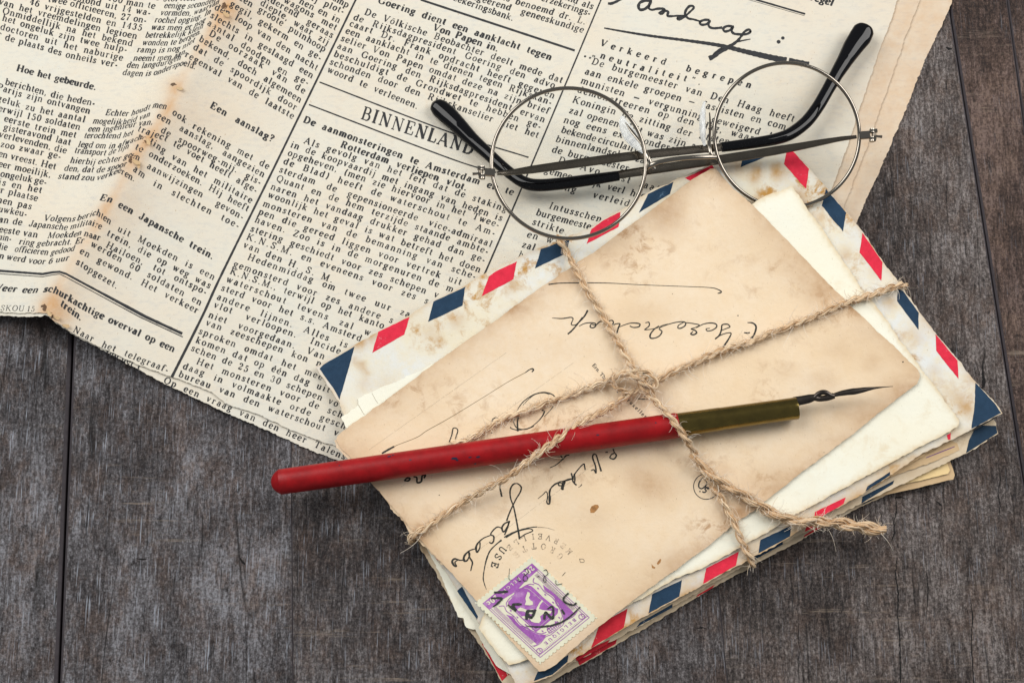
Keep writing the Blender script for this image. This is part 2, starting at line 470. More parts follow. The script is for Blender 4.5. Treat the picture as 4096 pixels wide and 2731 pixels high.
GL = {
 'a': (.86, [arc(.36, .26, .27, .27, 60, 330), vst(.6, .1, .72), arc(.38, .7, .22, .28, 0, 150), ball(.2, .74), dt((.6, .1), (.7, .02), (.84, .08)), dt((.6, .55), (.36, .53))]),
 'b': (.95, [vst(.18, 0, 1.5), flag(.16, 1.47), arc(.48, .5, .35, .5, -150, 150)]),
 'c': (.8, [arc(.44, .5, .34, .5, 45, 320), ball(.68, .72)]),
 'd': (.98, [vst(.74, 0.05, 1.5), flag(.7, 1.47), arc(.44, .5, .35, .5, 30, 330), dt((.74, .04), (.95, .04))]),
 'e': (.82, [arc(.44, .5, .34, .5, 10, 325), hst(.14, .76, .54)]),
 'f': (.6, [vst(.24, 0, 1.2), arc(.46, 1.2, .22, .3, 30, 180), ball(.62, 1.36, .09), hst(.02, .5, .96), foot(.26)]),
 'g': (.88, [arc(.38, .66, .28, .32, 0, 360), dt((.24, .36), (.16, .22), (.3, .12)), arc(.4, -.17, .32, .25, 0, 360), dt((.3, .12), (.62, .1)), dt((.6, .88), (.8, 1.0)), ball(.8, .95, .07)]),
 'h': (1.0, [vst(.2, 0, 1.5), flag(.18, 1.47), vst(.78, 0, .7), arc(.49, .66, .29, .32, 0, 170), foot(.2), foot(.8)]),
 'i': (.52, [vst(.26, 0, .97), flag(.24, .96), foot(.27), ball(.24, 1.36, .12)]),
 'j': (.5, [vst(.28, -.2, .97), flag(.26, .96), arc(.06, -.22, .22, .26, -100, 0), ball(.26, 1.36, .12)]),
 'k': (.98, [vst(.2, 0, 1.5), flag(.18, 1.47), dt((.24, .42), (.72, .96)), dT((.4, .6), (.8, .03)), foot(.22), foot(.82, .03, .14), foot(.74, .96, .15)]),
 'l': (.52, [vst(.26, 0, 1.5), flag(.24, 1.47), foot(.27)]),
 'm': (1.5, [vst(.2, 0, .97), flag(.18, .96), vst(.74, 0, .7), vst(1.28, 0, .7), arc(.47, .68, .27, .3, 0, 165), arc(1.01, .68, .27, .3, 0, 165), foot(.2, .03, .17), foot(.75, .03, .17), foot(1.3, .03, .17)]),
 'n': (1.0, [vst(.2, 0, .97), flag(.18, .96), vst(.78, 0, .7), arc(.49, .66, .29, .32, 0, 168), foot(.2), foot(.8)]),
 'o': (.88, [arc(.44, .5, .35, .5, 0, 360)]),
 'p': (.96, [vst(.2, -.5, .97), flag(.18, .96), arc(.48, .5, .35, .5, -150, 150), foot(.2, -.48)]),
 'q': (.96, [vst(.74, -.5, .95), arc(.44, .5, .35, .5, 30, 330), foot(.74, -.48)]),
 'r': (.74, [vst(.22, 0, .97), flag(.2, .96), arc(.46, .66, .24, .32, 70, 175), ball(.62, .86, .1), foot(.23)]),
 's': (.72, [('c', [(.6, .82), (.5, .95), (.34, .98), (.17, .88), (.16, .7), (.34, .54), (.52, .42), (.6, .27), (.52, .08), (.34, .02), (.18, .06), (.12, .22)]), dt((.6, .98), (.6, .7)), dt((.1, .3), (.1, .02))]),
 't': (.6, [vst(.26, .15, 1.32), dt((.04, .95), (.52, .95)), dt((.26, .2), (.32, .04), (.44, .02), (.54, .16))]),
 'u': (1.0, [vst(.2, .28, .96), vst(.76, 0, .96), flag(.18, .96), flag(.74, .96), arc(.47, .3, .28, .3, 180, 350), dt((.76, .04), (.96, .04))]),
 'v': (.9, [dT((.14, .96), (.44, .02)), dt((.44, .02), (.74, .96)), foot(.15, .96, .16), foot(.74, .96, .13)]),
 'w': (1.3, [dT((.12, .96), (.38, .02)), dt((.38, .02), (.64, .96)), dT((.6, .96), (.86, .02)), dt((.86, .02), (1.12, .96)), foot(.14, .96, .15), foot(.62, .96, .1), foot(1.12, .96, .12)]),
 'x': (.92, [dT((.14, .96), (.74, .03)), dt((.12, .03), (.72, .96)), foot(.16, .96, .14), foot(.72, .96, .12), foot(.14), foot(.76)]),
 'y': (.9, [dT((.14, .96), (.46, .02)), dt((.76, .96), (.4, -.2), (.22, -.46)), ball(.16, -.4, .09), foot(.15, .96, .16), foot(.76, .96, .13)]),
 'z': (.84, [dt((.12, .7), (.14, .95), (.7, .95)), dT((.68, .93), (.14, .05)), dt((.12, .04), (.7, .04), (.74, .3))]),
 'A': (1.42, [dt((.16, .03), (.66, 1.5)), dT((.66, 1.5), (1.16, .03)), hst(.34, .98, .5), foot(.17), foot(1.18)]),
 'B': (1.3, [vst(.32, 0, 1.5), arc(.68, 1.13, .3, .36, -90, 90), arc(.7, .4, .38, .4, -90, 90), hst(.1, .7, 1.48), hst(.3, .7, .78), hst(.1, .7, .03)]),
 'D': (1.42, [vst(.32, 0, 1.5), arc(.62, .75, .6, .74, -90, 90), hst(.1, .62, 1.48), hst(.1, .62, .03)]),
 'E': (1.26, [vst(.32, 0, 1.5), hst(.1, 1.08, 1.48), hst(.3, .78, .76), hst(.1, 1.1, .03), dt((1.07, 1.48), (1.08, 1.1)), dt((.78, 1.0), (.78, .54)), dt((1.1, .03), (1.13, .44))]),
 'F': (1.2, [vst(.32, 0, 1.5), hst(.1, 1.06, 1.48), hst(.3, .78, .76), foot(.32), dt((1.05, 1.48), (1.06, 1.1)), dt((.78, 1.0), (.78, .54))]),
 'G': (1.44, [arc(.72, .75, .58, .75, 45, 330), vst(1.18, .1, .6), foot(1.18, .62), dt((1.18, 1.45), (1.16, 1.02))]),
 'H': (1.56, [vst(.32, 0, 1.5), vst(1.22, 0, 1.5), hst(.3, 1.2, .76), foot(.32, .03, .22), foot(1.22, .03, .22), foot(.32, 1.48, .22), foot(1.22, 1.48, .22)]),
 'I': (.7, [vst(.35, 0, 1.5), foot(.35, .03, .24), foot(.35, 1.48, .24)]),
 'J': (.96, [vst(.66, .3, 1.5), foot(.66, 1.48, .22), arc(.38, .32, .28, .32, 180, 360), ball(.18, .36, .12)]),
 'K': (1.5, [vst(.32, 0, 1.5), dt((.36, .6), (1.12, 1.46)), dT((.62, .86), (1.2, .04)), foot(.32, .03, .22), foot(.32, 1.48, .22), foot(1.22, .03, .22), foot(1.12, 1.48, .2)]),
 'L': (1.2, [vst(.32, 0, 1.5), foot(.32, 1.48, .22), hst(.1, 1.04, .03), dt((1.04, .03), (1.08, .5))]),
 'M': (1.8, [dt((.3, .03), (.32, 1.5)), dT((.34, 1.5), (.88, .05)), dt((.88, .05), (1.42, 1.5)), vst(1.44, 0, 1.5), foot(.3), foot(1.46, .03, .22), foot(.26, 1.48, .16), foot(1.48, 1.48, .18)]),
 'N': (1.52, [dt((.32, .03), (.32, 1.5)), dT((.32, 1.48), (1.2, .03)), dt((1.2, 0), (1.2, 1.5)), foot(.32), foot(1.2, 1.48), foot(.26, 1.48, .16)]),
 'O': (1.44, [arc(.72, .75, .58, .75, 0, 360)]),
 'P': (1.24, [vst(.32, 0, 1.5), arc(.66, 1.1, .38, .39, -90, 90), hst(.1, .68, 1.48), hst(.3, .68, .7), foot(.32, .03, .22)]),
 'Q': (1.44, [arc(.72, .75, .58, .75, 0, 360), dT((.6, .2), (.85, -.1), (1.25, -.22))]),
 'R': (1.4, [vst(.32, 0, 1.5), arc(.66, 1.12, .36, .37, -90, 90), hst(.1, .68, 1.48), hst(.3, .68, .74), dT((.76, .74), (1.0, .1), (1.24, .05)), foot(.32, .03, .22)]),
 'S': (1.12, [('c', [(.92, 1.2), (.78, 1.42), (.54, 1.49), (.26, 1.36), (.22, 1.1), (.44, .86), (.74, .68), (.92, .42), (.82, .12), (.54, .01), (.28, .1), (.18, .38)]), dt((.94, 1.48), (.94, 1.08)), dt((.15, .45), (.15, .03))]),
 'T': (1.34, [vst(.67, 0, 1.5), hst(.12, 1.22, 1.48), foot(.67, .03, .22), dt((.12, 1.48), (.1, 1.06)), dt((1.22, 1.48), (1.24, 1.06))]),
 'U': (1.48, [vst(.3, .4, 1.5), dt((1.18, 1.5), (1.18, .4)), arc(.74, .42, .44, .42, 180, 360), foot(.3, 1.48, .22), foot(1.18, 1.48, .18)]),
 'V': (1.4, [dT((.2, 1.48), (.7, .02)), dt((.7, .02), (1.18, 1.48)), foot(.22, 1.48, .2), foot(1.18, 1.48, .17)]),
 'W': (1.9, [dT((.2, 1.48), (.58, .02)), dt((.58, .02), (.95, 1.4)), dT((.9, 1.48), (1.3, .02)), dt((1.3, .02), (1.68, 1.48)), foot(.22, 1.48, .18), foot(.92, 1.48, .12), foot(1.68, 1.48, .14)]),
 'Z': (1.2, [dt((.16, 1.1), (.18, 1.48), (1.02, 1.48)), dT((1.0, 1.46), (.18, .05)), dt((.16, .04), (1.02, .04), (1.06, .44))]),
 '0': (.96, [arc(.48, .72, .34, .72, 0, 360)]),
 '1': (.9, [vst(.46, 0, 1.44), dt((.22, 1.2), (.46, 1.42)), foot(.46, .03, .22)]),
 '2': (.96, [arc(.46, 1.06, .3, .38, -30, 170), dt((.74, .9), (.16, .12)), dT((.16, .1), (.45, .06), (.82, .08)), ball(.2, 1.08, .1), dt((.82, .06), (.84, .36))]),
 '3': (.96, [arc(.44, 1.1, .27, .33, -80, 150), arc(.44, .4, .33, .4, -150, 85), ball(.2, 1.16, .1), ball(.18, .3, .1)]),
 '4': (.96, [vst(.62, 0, 1.44), dt((.62, 1.42), (.1, .42), (.88, .42)), foot(.62)]),
 '5': (.96, [arc(.44, .46, .34, .46, -150, 120), dt((.24, .8), (.26, 1.4)), dT((.26, 1.36), (.72, 1.36)), ball(.18, .28, .1)]),
 '6': (.96, [arc(.48, .44, .33, .43, 0, 360), dT((.16, .5), (.22, 1.0), (.45, 1.36)), dt((.45, 1.36), (.7, 1.36)), ball(.74, 1.22, .09)]),
 '8': (.96, [arc(.48, 1.08, .27, .34, 0, 360), arc(.48, .38, .34, .38, 0, 360)]),
 '9': (.96, [arc(.48, .98, .33, .43, 0, 360), dT((.8, .95), (.74, .4), (.5, .06)), dt((.5, .06), (.24, .1))]),
 '7': (.9, [dT((.14, 1.38), (.82, 1.38)), dt((.82, 1.38), (.5, .7)), dT((.5, .7), (.4, 0))]),
 '.': (.44, [ball(.2, .1, .13)]),
 ',': (.44, [ball(.2, .1, .12), dt((.28, .08), (.14, -.24))]),
 '-': (.6, [dT((.1, .42), (.5, .42))]),
 '(': (.6, [arc(.62, .6, .4, .95, 120, 240)]),
 ')': (.6, [arc(-.02, .6, .4, .95, -60, 60)]),
 '„': (.8, [ball(.2, .1, .12), dt((.28, .08), (.14, -.24)), ball(.55, .1, .12), dt((.63, .08), (.49, -.24))]),
 '”': (.8, [ball(.2, 1.4, .12), dt((.28, 1.38), (.14, 1.1)), ball(.55, 1.4, .12), dt((.63, 1.38), (.49, 1.1))]),
 '?': (.86, [arc(.42, 1.18, .28, .32, -40, 170), dT((.62, .98), (.4, .7), (.4, .45)), ball(.4, .1, .13), ball(.18, 1.2, .1)]),
 ':': (.44, [ball(.2, .1, .13), ball(.2, .8, .13)]),
 '—': (1.4, [dT((.15, .5), (1.25, .5))]),
 '*': (.7, [dt((.35, 1.0), (.35, 1.45)), dt((.15, 1.1), (.55, 1.35)), dt((.15, 1.35), (.55, 1.1))]),
 "'": (.4, [dt((.2, 1.4), (.14, 1.1))]),
 ' ': (.62, []),
}
GL['ö'] = (GL['o'][0], GL['o'][1] + [ball(.28, 1.32, .1), ball(.6, 1.32, .1)])
GL['é'] = (GL['e'][0], GL['e'][1] + [dT((.4, 1.16), (.6, 1.44))])
GL['Ë'] = (GL['E'][0], GL['E'][1] + [ball(.4, 1.75, .1), ball(.85, 1.75, .1)])
SANS = {}


def text(ink, s, poly, h, up, bold=False, fit=True, track=0.0, cap=1.0, plainface=False, wmul=1.0):
    """set s along the polyline baseline so that it fills it; h = x height; up = direction of the stems"""
    poly = np.asarray(poly, float)
    seg = np.hypot(*np.diff(poly, axis=0).T); cum = np.r_[0, np.cumsum(seg)]
    L = cum[-1]
    up = np.asarray(up, float); up = up / np.hypot(*up)
    gw = 1.10 if bold else 1.07
    adv = np.array([GL[c][0] * gw + (.15 if not track else track) - (.2 if c == ' ' else 0) for c in s])
    isp = np.array([c == ' ' for c in s])
    nat = adv.sum() * h
    sx = 1.0
    if fit:
        sp = adv[isp].sum() * h; gl = nat - sp
        need = L - nat
        if need > 0:
            share = .47 if sp > 0 else 0.0
            if sp > 0: adv[isp] *= 1 + need * share / sp
            adv[~isp] += need * (1 - share) / h / max(1, (~isp).sum())
        elif sp > 0 and gl + .55 * sp <= L:
            adv[isp] *= (L - gl) / sp
        else:
            sx = L / nat
    x = np.r_[0, np.cumsum(adv)] * h * sx
    tk, tn = ((.42, .17) if bold else (.30, .145))
    if plainface: tk = tn = .2
    tk *= wmul; tn *= wmul

    def base(d):
        d = np.clip(d, -50, L + 50)
        px = np.interp(d, cum, poly[:, 0]); py = np.interp(d, cum, poly[:, 1])
        lo = d < 0; hi = d > L
        t0 = (poly[1] - poly[0]) / seg[0]; t1 = (poly[-1] - poly[-2]) / seg[-1]
        px = np.where(lo, poly[0, 0] + t0[0] * d, np.where(hi, poly[-1, 0] + t1[0] * (d - L), px))
        py = np.where(lo, poly[0, 1] + t0[1] * d, np.where(hi, poly[-1, 1] + t1[1] * (d - L), py))
        return np.stack([px, py], -1)
    def put(q, wd, x0):
        """ribbon drawn in letter space, so that it shears and narrows with the line it stands on"""
        m = len(q)
        d = np.gradient(q, axis=0); Lq = np.hypot(d[:, 0], d[:, 1]); Lq[Lq < 1e-9] = 1e-9
        nr = np.stack([-d[:, 1] / Lq, d[:, 0] / Lq], -1) * wd[:, None] / 2
        g2 = np.empty((2 * m, 2)); g2[0::2] = q + nr; g2[1::2] = q - nr
        b = base(x0 + g2[:, 0] * h * sx * gw) + up * (g2[:, 1:2] * h * cap)
        k = ink.n + 2 * np.arange(m - 1)
        ink.v.append(b); ink.f.append(np.stack([k, k + 1, k + 3, k + 2], -1)); ink.n += 2 * m
    for c, x0 in zip(s, x):
        jx, jy = rng.normal(0, .012, 2)
        wj = 1 + rng.normal(0, .10)
        for k, g in GL[c][1]:
            if k == 'b':
                gx, gy, r = g
                r = r * (1.25 if bold else 1.0)
                put(np.array([(gx - r, gy), (gx - r * .7, gy), (gx, gy), (gx + r * .7, gy), (gx + r, gy)]), np.array([r * .5, r * 1.5, r * 2.05, r * 1.5, r * .5]), x0)
                continue
            q = np.asarray(g, float) + np.array((jx, jy))
            if k == 'T': wd = np.full(len(q), tk / gw / max(1, sx) * wj)
            elif k == 't': wd = np.full(len(q), tn * wj)
            else:
                d = np.gradient(q, axis=0); Lq = np.hypot(d[:, 0], d[:, 1]) + 1e-9
                wd = (tn + (tk / gw * 1.05 - tn) * np.abs(d[:, 1] / Lq) ** 1.4) * wj
            put(q, wd, x0)

# ------------------------------------------------------------------ the wooden table top
def wood(name, dark, mid, pale, streak, off):
    n = NT(name)
    g1 = n.noise(760, 6, 0.85, stretch=(1, 0.15, 1), off=off)
    g2 = n.noise(38, 5, 0.62, stretch=(1, 0.55, 1), off=(off[0] + 2, 1, 0))
    fuzz = n.noise(1250, 5, 0.9, stretch=(1, 0.75, 1), off=off)
    f = n.math('ADD', n.math('MULTIPLY', g1, 0.36), n.math('ADD', n.math('MULTIPLY', g2, 0.26), n.math('MULTIPLY', fuzz, 0.46)))
    c = n.ramp(f, [(0.475, dark), (0.545, mid), (0.615, pale)])
    # brown bare fibres between the grey ones
    br = n.ramp(n.noise(95, 6, 0.85, stretch=(1, 0.6, 1), off=(off[0] + 7, 4, 0)), [(0.46, 0), (0.60, 1)])
    c = n.mix(n.math('MULTIPLY', br, 0.62), c, n.ramp(f, [(0.46, sr(36, 27, 25)), (0.55, sr(84, 66, 56)), (0.64, sr(142, 118, 102))]))
    # cross bands of dry paint
    cb = n.ramp(n.noise(150, 6, 0.8, stretch=(0.16, 3.0, 1), off=(off[0], 9, 1)), [(0.57, 0), (0.68, 1)])
    cb2 = n.ramp(n.noise(17, 3, 0.6, off=(off[0], 2, 7)), [(0.48, 0), (0.62, 1)])
    c = n.mix(n.math('MULTIPLY', n.math('MULTIPLY', cb, cb2), 0.75), c, sr(160, 144, 128))
    # short pale scratches along the grain
    s1 = n.ramp(n.noise(2300, 2, 0.6, stretch=(1, 0.035, 1), off=(off[0], 3, 2)), [(0.60, 0), (0.68, 1)])
    s2 = n.ramp(n.noise(70, 4, 0.7, off=(off[0] + 1, 3, 5)), [(0.42, 0), (0.60, 1)])
    c = n.mix(n.math('MULTIPLY', n.math('MULTIPLY', s1, s2), streak), c, sr(176, 182, 194))
    # dark cracks and pores
    k = n.ramp(n.noise(520, 5, 0.7, stretch=(1, 0.09, 1), off=(off[0], 8, 3), dist=0.6), [(0.33, 1), (0.39, 0)])
    c = n.mix(n.math('MULTIPLY', k, 0.75), c, sr(24, 20, 20))
    pits = n.ramp(n.noise(330, 5, 0.8, stretch=(1, 0.55, 1), off=(off[0], 1, 9)), [(0.35, 1), (0.41, 0)])
    c = n.mix(n.math('MULTIPLY', pits, 0.75), c, sr(28, 24, 25))
    # long checks that wander along the plank
    w = n.noise(26, 2, 0.5, stretch=(1, 0.12, 1), off=(off[0] + 5, 2, 2), dist=0.5)
    ck = n.ramp(n.math('ABSOLUTE', n.math('SUBTRACT', w, 0.5)), [(0.0, 1), (0.007, 0)])
    ckm = n.ramp(n.noise(16, 3, 0.6, off=(off[0], 6, 6)), [(0.52, 0), (0.57, 1)])
    c = n.mix(n.math('MULTIPLY', n.math('MULTIPLY', ck, ckm), 0.85), c, sr(18, 15, 15))
    n.col(c)
    n.b.inputs['Roughness'].default_value = 0.72
    n.b.inputs['Specular IOR Level'].default_value = 0.3
    h = n.math('ADD', n.math('MULTIPLY', fuzz, 0.6), n.math('SUBTRACT', g1, n.math('MULTIPLY', k, 0.5)))
    n.bump(h, 0.9, 0.0009)
    return n.m


M['wood_grey'] = wood('grey_weathered_wood', sr(42, 39, 41), sr(94, 91, 93), sr(154, 154, 160), 0.9, (0, 0, 0))
M['wood_mid'] = wood('dark_weathered_wood', sr(37, 33, 34), sr(84, 79, 79), sr(143, 139, 140), 0.75, (3, 1, 0))
M['wood_brown'] = wood('brown_weathered_wood', sr(40, 35, 34), sr(94, 86, 83), sr(158, 150, 147), 0.4, (6, 2, 0))
M['wood_red'] = wood('reddish_weathered_wood', sr(36, 28, 26), sr(80, 64, 58), sr(132, 112, 104), 0.2, (9, 5, 0))
M['wood_side'] = plain('sawn_wood', sr(74, 68, 72), 0.8, var=0.4, vscale=500)
M['dark'] = plain('painted_dark', (0.012, 0.011, 0.01), 0.9)  # near-black of the added light block and of the envelope's painted shade

table = thing('tabletop', None, None, (0, 0, 0))
table['kind'] = 'structure'
seams = [((343, 0), (232, 2731), 9, 11), ((1150, 0), (1172, 2731), 1.2, 1.6), ((2640, 0), (2910, 2731), 1.2, 1.6),
         ((3795, 0), (4225, 2731), 5, 7), ((4030, 0), (4400, 2731), 3, 5)]


def seam_world(s, y):
    a, b = V3(*s[0]), V3(*s[1])
    t = (y - a[1]) / (b[1] - a[1])
    return a[0] + (b[0] - a[0]) * t


Y0, Y1 = -0.24, 0.26
bounds = [(-0.34, -0.34, 0, 0)] + [(seam_world(s, Y0), seam_world(s, Y1), s[2] * U, s[3] * U) for s in seams] + [(0.36, 0.36, 0, 0)]
woods = ['wood_grey', 'wood_grey', 'wood_mid', 'wood_brown', 'wood_red', 'wood_red']
for i in range(len(bounds) - 1):
    l, r = bounds[i], bounds[i + 1]
    gl, gr = l[2] * .55, r[2] * .55
    bl, br_ = l[3], r[3]
    ys = np.linspace(Y0, Y1, 60)
    vs = []; fs = []
    for j, y in enumerate(ys):
        t = (y - Y0) / (Y1 - Y0)
        xl = l[0] + (l[1] - l[0]) * t + gl; xr = r[0] + (r[1] - r[0]) * t - gr
        wl = 0.00006 * math.sin(y * 310 + i) * (i > 0); wr = 0.00006 * math.sin(y * 270 + i)
        dl = min(bl * 1.2, 0.0012); dr = min(br_ * 1.2, 0.0012)
        vs += [(xl, y, -0.012), (xl, y, -dl), (xl + bl + wl, y, 0), (xr - br_ + wr, y, 0), (xr, y, -dr), (xr, y, -0.012)]
    mi = []
    for j in range(len(ys) - 1):
        a = j * 6
        for k in range(5):
            fs.append((a + k, a + k + 1, a + k + 7, a + k + 6)); mi.append(0 if k == 2 else 1)
    fs = [f[::-1] for f in fs]
    part('plank', vs, fs, [M[woods[i]], M['wood_side']], table, mi)
part('light_blocker', [(-0.4, -0.3, -0.0125), (0.4, -0.3, -0.0125), (0.4, 0.3, -0.0125), (-0.4, 0.3, -0.0125)], [(0, 1, 2, 3)], M['dark'], table)  # added dark sheet that stops world light from showing through the seams

# open checks and knots in the boards, traced one by one
M['check'] = plain('open_check', (0.006, 0.005, 0.005), 0.95)
flat = lambda x, y: np.zeros_like(np.asarray(x, float)) + 0.0


def checks(Ink_):
    r2 = np.random.default_rng(5)
    for pts, w_ in (([(3942, 1395), (3931, 1470), (3936, 1528), (3928, 1560), (3941, 1600)], [1, 6, 12, 5, 1]), ([(3990, 1850), (4002, 1910), (3993, 1966), (3999, 2030), (3992, 2090)], [1, 4, 3, 5, 1]),
                    ([(3582, 1980), (3586, 2040), (3574, 2090), (3578, 2130), (3563, 2170)], [2, 4, 3, 6, 1]), ([(3587, 2228), (3583, 2300), (3593, 2380), (3590, 2460), (3599, 2550), (3602, 2735)], [2, 5, 7, 3, 6, 5]),
                    ([(2395, 2600), (2399, 2735)], [2, 3]), ([(2466, 2580), (2473, 2735)], [3, 3]), ([(2590, 2480), (2600, 2735)], [1.5, 3]), ([(3577, 1991), (3600, 1988), (3622, 1992)], [3, 7, 1]),
                    ([(2790, 2512), (2806, 2508), (2822, 2513)], [2, 9, 2]), ([(3745, 2005), (3760, 2016), (3768, 2022)], [2, 8, 1]), ([(3790, 700), (3786, 800), (3793, 900)], [1, 3, 1]), ([(3785, 190), (3796, 197), (3806, 196)], [3, 12, 3]),
                    ([(545, 2232), (570, 2236), (590, 2234)], [1, 7, 1]), ([(960, 2230), (970, 2246), (982, 2256)], [4, 14, 3]), ([(1186, 2080), (1190, 2300), (1187, 2420)], [1, 2.5, 1]), ([(980, 2420), (984, 2560), (986, 2735)], [1, 2.5, 2]),
                    ([(3700, 2230), (3712, 2360), (3704, 2480)], [1, 4, 1]), ([(3880, 2380), (3890, 2470), (3886, 2560), (3895, 2735)], [1, 5, 3, 4]), ([(3190, 2440), (3196, 2560), (3192, 2735)], [1, 2.5, 1.5])):
        k = Ink_()
        p, ww = catmull(pts, 7, np.array(w_, float))
        p = p + r2.normal(0, .9, p.shape); ww = ww * (.6 + .8 * r2.random(len(ww)))
        k.ribbon(p, ww)
        k.build('open_check', flat, M['check'], table, lift=.5)


checks(Ink)

# ------------------------------------------------------------------ the newspaper
CY = np.array([-120, 26, 289, 361, 451, 553, 638, 736, 838, 940, 1004, 1089, 1174, 1238, 1300.])
CX = np.array([985, 902, 744, 702, 663, 595, 523, 480, 417, 361, 315, 264, 213, 183, 150.])


def crease_x(y): return np.interp(y, CY, CX)


def ridge(x, y):
    d = x - crease_x(y)
    H = np.interp(y, [0, 1240], [135, 115])
    r = np.exp(-np.clip(d, 0, None) / 300.0) * (1 - 0.15 * np.exp(-np.clip(d, 0, None) / 20))
    t = np.clip(-d / 170, 0, 1); t = t * t * (3 - 2 * t)
    l = (1 - 0.52 * t) * 0.85 - 0.10 * np.clip((-d - 170) / 700, 0, 1)
    return H * np.where(d > 0, r, l) * np.clip((1900 - y) / 600, 0, 1)


def z_news(x, y):
    wv = 2.2 * np.sin(x / 210 + y / 340) + 1.6 * np.sin(x / 97 - y / 130 + 1) + 1.2 * np.sin(y / 71 + x / 300)
    return 19 + wv + ridge(x, y)


def z_news2(x, y): return z_news(x, y) - 7
def z_news3(x, y): return z_news(x, y) - 13


news = thing('newspaper', 'old printed newspaper with a rust stained fold, spread under the spectacles and letters', 'newspaper', V3(1300, 700, 0))
edge_r = [(3640, -130), (3591, 0), (3570, 68), (3530, 170), (3470, 340), (3428, 468), (3394, 574), (3360, 667), (3240, 1000)]
bot1 = [(1700, 1900), (1410, 1808), (1342, 1783), (1262, 1757), (1155, 1715), (1028, 1655), (900, 1613), (851, 1570), (723, 1519), (553, 1459), (383, 1379),
        (315, 1345), (255, 1308), (213, 1281), (187, 1253), (166, 1251), (81, 1253), (0, 1247), (-260, 1240)]
bot2 = [(1900, 2000), (1500, 1905), (1355, 1842), (1240, 1800), (1028, 1702), (936, 1664), (778, 1591), (638, 1523), (544, 1472), (425, 1408), (298, 1340),
        (221, 1291), (187, 1262), (123, 1266), (0, 1263), (-260, 1255)]
body_top = edge_r + [(2600, 1500)] + bot1 + [(-260, -130)]
body_2 = [(3730, -130), (3679, 0), (3615, 170), (3560, 327), (3513, 459), (3457, 617), (3436, 667), (3330, 950), (2600, 1500)] + bot2 + [(-260, -130)]
body_3 = [(3850, -130), (3808, 0), (3793, 47), (3708, 225), (3666, 327), (3623, 442), (3577, 544), (3534, 651), (3502, 721), (3463, 798), (3429, 887), (3300, 1150),
          (2600, 1500), (1900, 1985), (1500, 1880), (1240, 1783), (900, 1632), (553, 1465), (330, 1345), (187, 1258), (0, 1258), (-260, 1250), (-260, -130)]


def news_stain(x, y):
    d = x - crease_x(y)
    s = 0.50 * np.exp(-(d / 30) ** 2) + 0.42 * np.exp(-np.clip(d, 0, None) / 230) * (d > 0) + 0.34 * np.exp(-(np.clip(-d, 0, None) / 45)) * (d < 0)
    s = s * (0.75 + 0.25 * np.sin(y / 60.))
    for cx, cy, r, a in ((900, 40, 60, .6), (690, 345, 40, .4), (575, 560, 50, .6), (525, 650, 50, .6), (215, 1235, 60, .5), (230, 1275, 60, .3), (520, 1215, 30, .1)):
        s += a * np.exp(-((x - cx) ** 2 + (y - cy) ** 2) / r ** 2)
    s = s + 0.16 * np.clip((x - 2900) / 600, 0, 1)
    return np.clip(s * 0.85, 0, 1)


def news_burn(x, y):
    b = np.zeros_like(x)
    for cx, cy, rx, ry in ((905, 18, 22, 10), (895, 40, 12, 20), (690, 338, 20, 8), (576, 556, 14, 26), (522, 640, 10, 34), (176, 1232, 16, 20), (205, 1262, 16, 14)):
        b += np.exp(-(((x - cx) / rx) ** 2 + ((y - cy) / ry) ** 2))
    return b


def margin_stain(x, y): return 0.46 * np.clip((x - 2300) / 900, 0, 1) + 0.03


sheet('lower_page', body_3, z_news3, 3, M['news'], M['edge_light'], news, 45, 1.3, 5, 11, stain=margin_stain)
sheet('middle_page', body_2, z_news2, 2.5, M['news'], M['edge_light'], news, 45, 1.2, 5, 12, stain=margin_stain)
sheet('front_page', body_top, z_news, 3, M['news'], M['edge_light'], news, 15, 1.0, 6, 13, stain=news_stain, burn=news_burn)
# loose flakes of paper standing up at the holes in the fold
for i, (cx, cy, a, s) in enumerate(((893, 45, 40, 26), (705, 350, 10, 22), (590, 552, 70, 24), (530, 636, 30, 30), (560, 650, 100, 20), (190, 1236, 60, 26), (212, 1262, 20, 24), (248, 1296, 15, 26))):
    ca, sa = math.cos(math.radians(a)), math.sin(math.radians(a))
    q = [(0, 0, 1), (s, -s * .22, 9), (s * 1.3, s * .1, 14), (s * .9, s * .42, 8), (s * .2, s * .35, 1)]
    vv = [V3(cx + u * ca - v * sa, cy + u * sa + v * ca, float(z_news(np.array(cx + u * ca - v * sa), np.array(cy + u * sa + v * ca))) + h) for u, v, h in q]
    part('paper_flake', vv, [(4, 3, 2, 1, 0)], M['tan'], news)

UPA = (.30, -1)
UPB = (.46, -.89)
UP2 = (.41, -.915)
H1 = 17.4


def lines(ink, rows, h, up, **kw):
    for s, poly in rows:
        text(ink, s, poly, h, up, **kw)


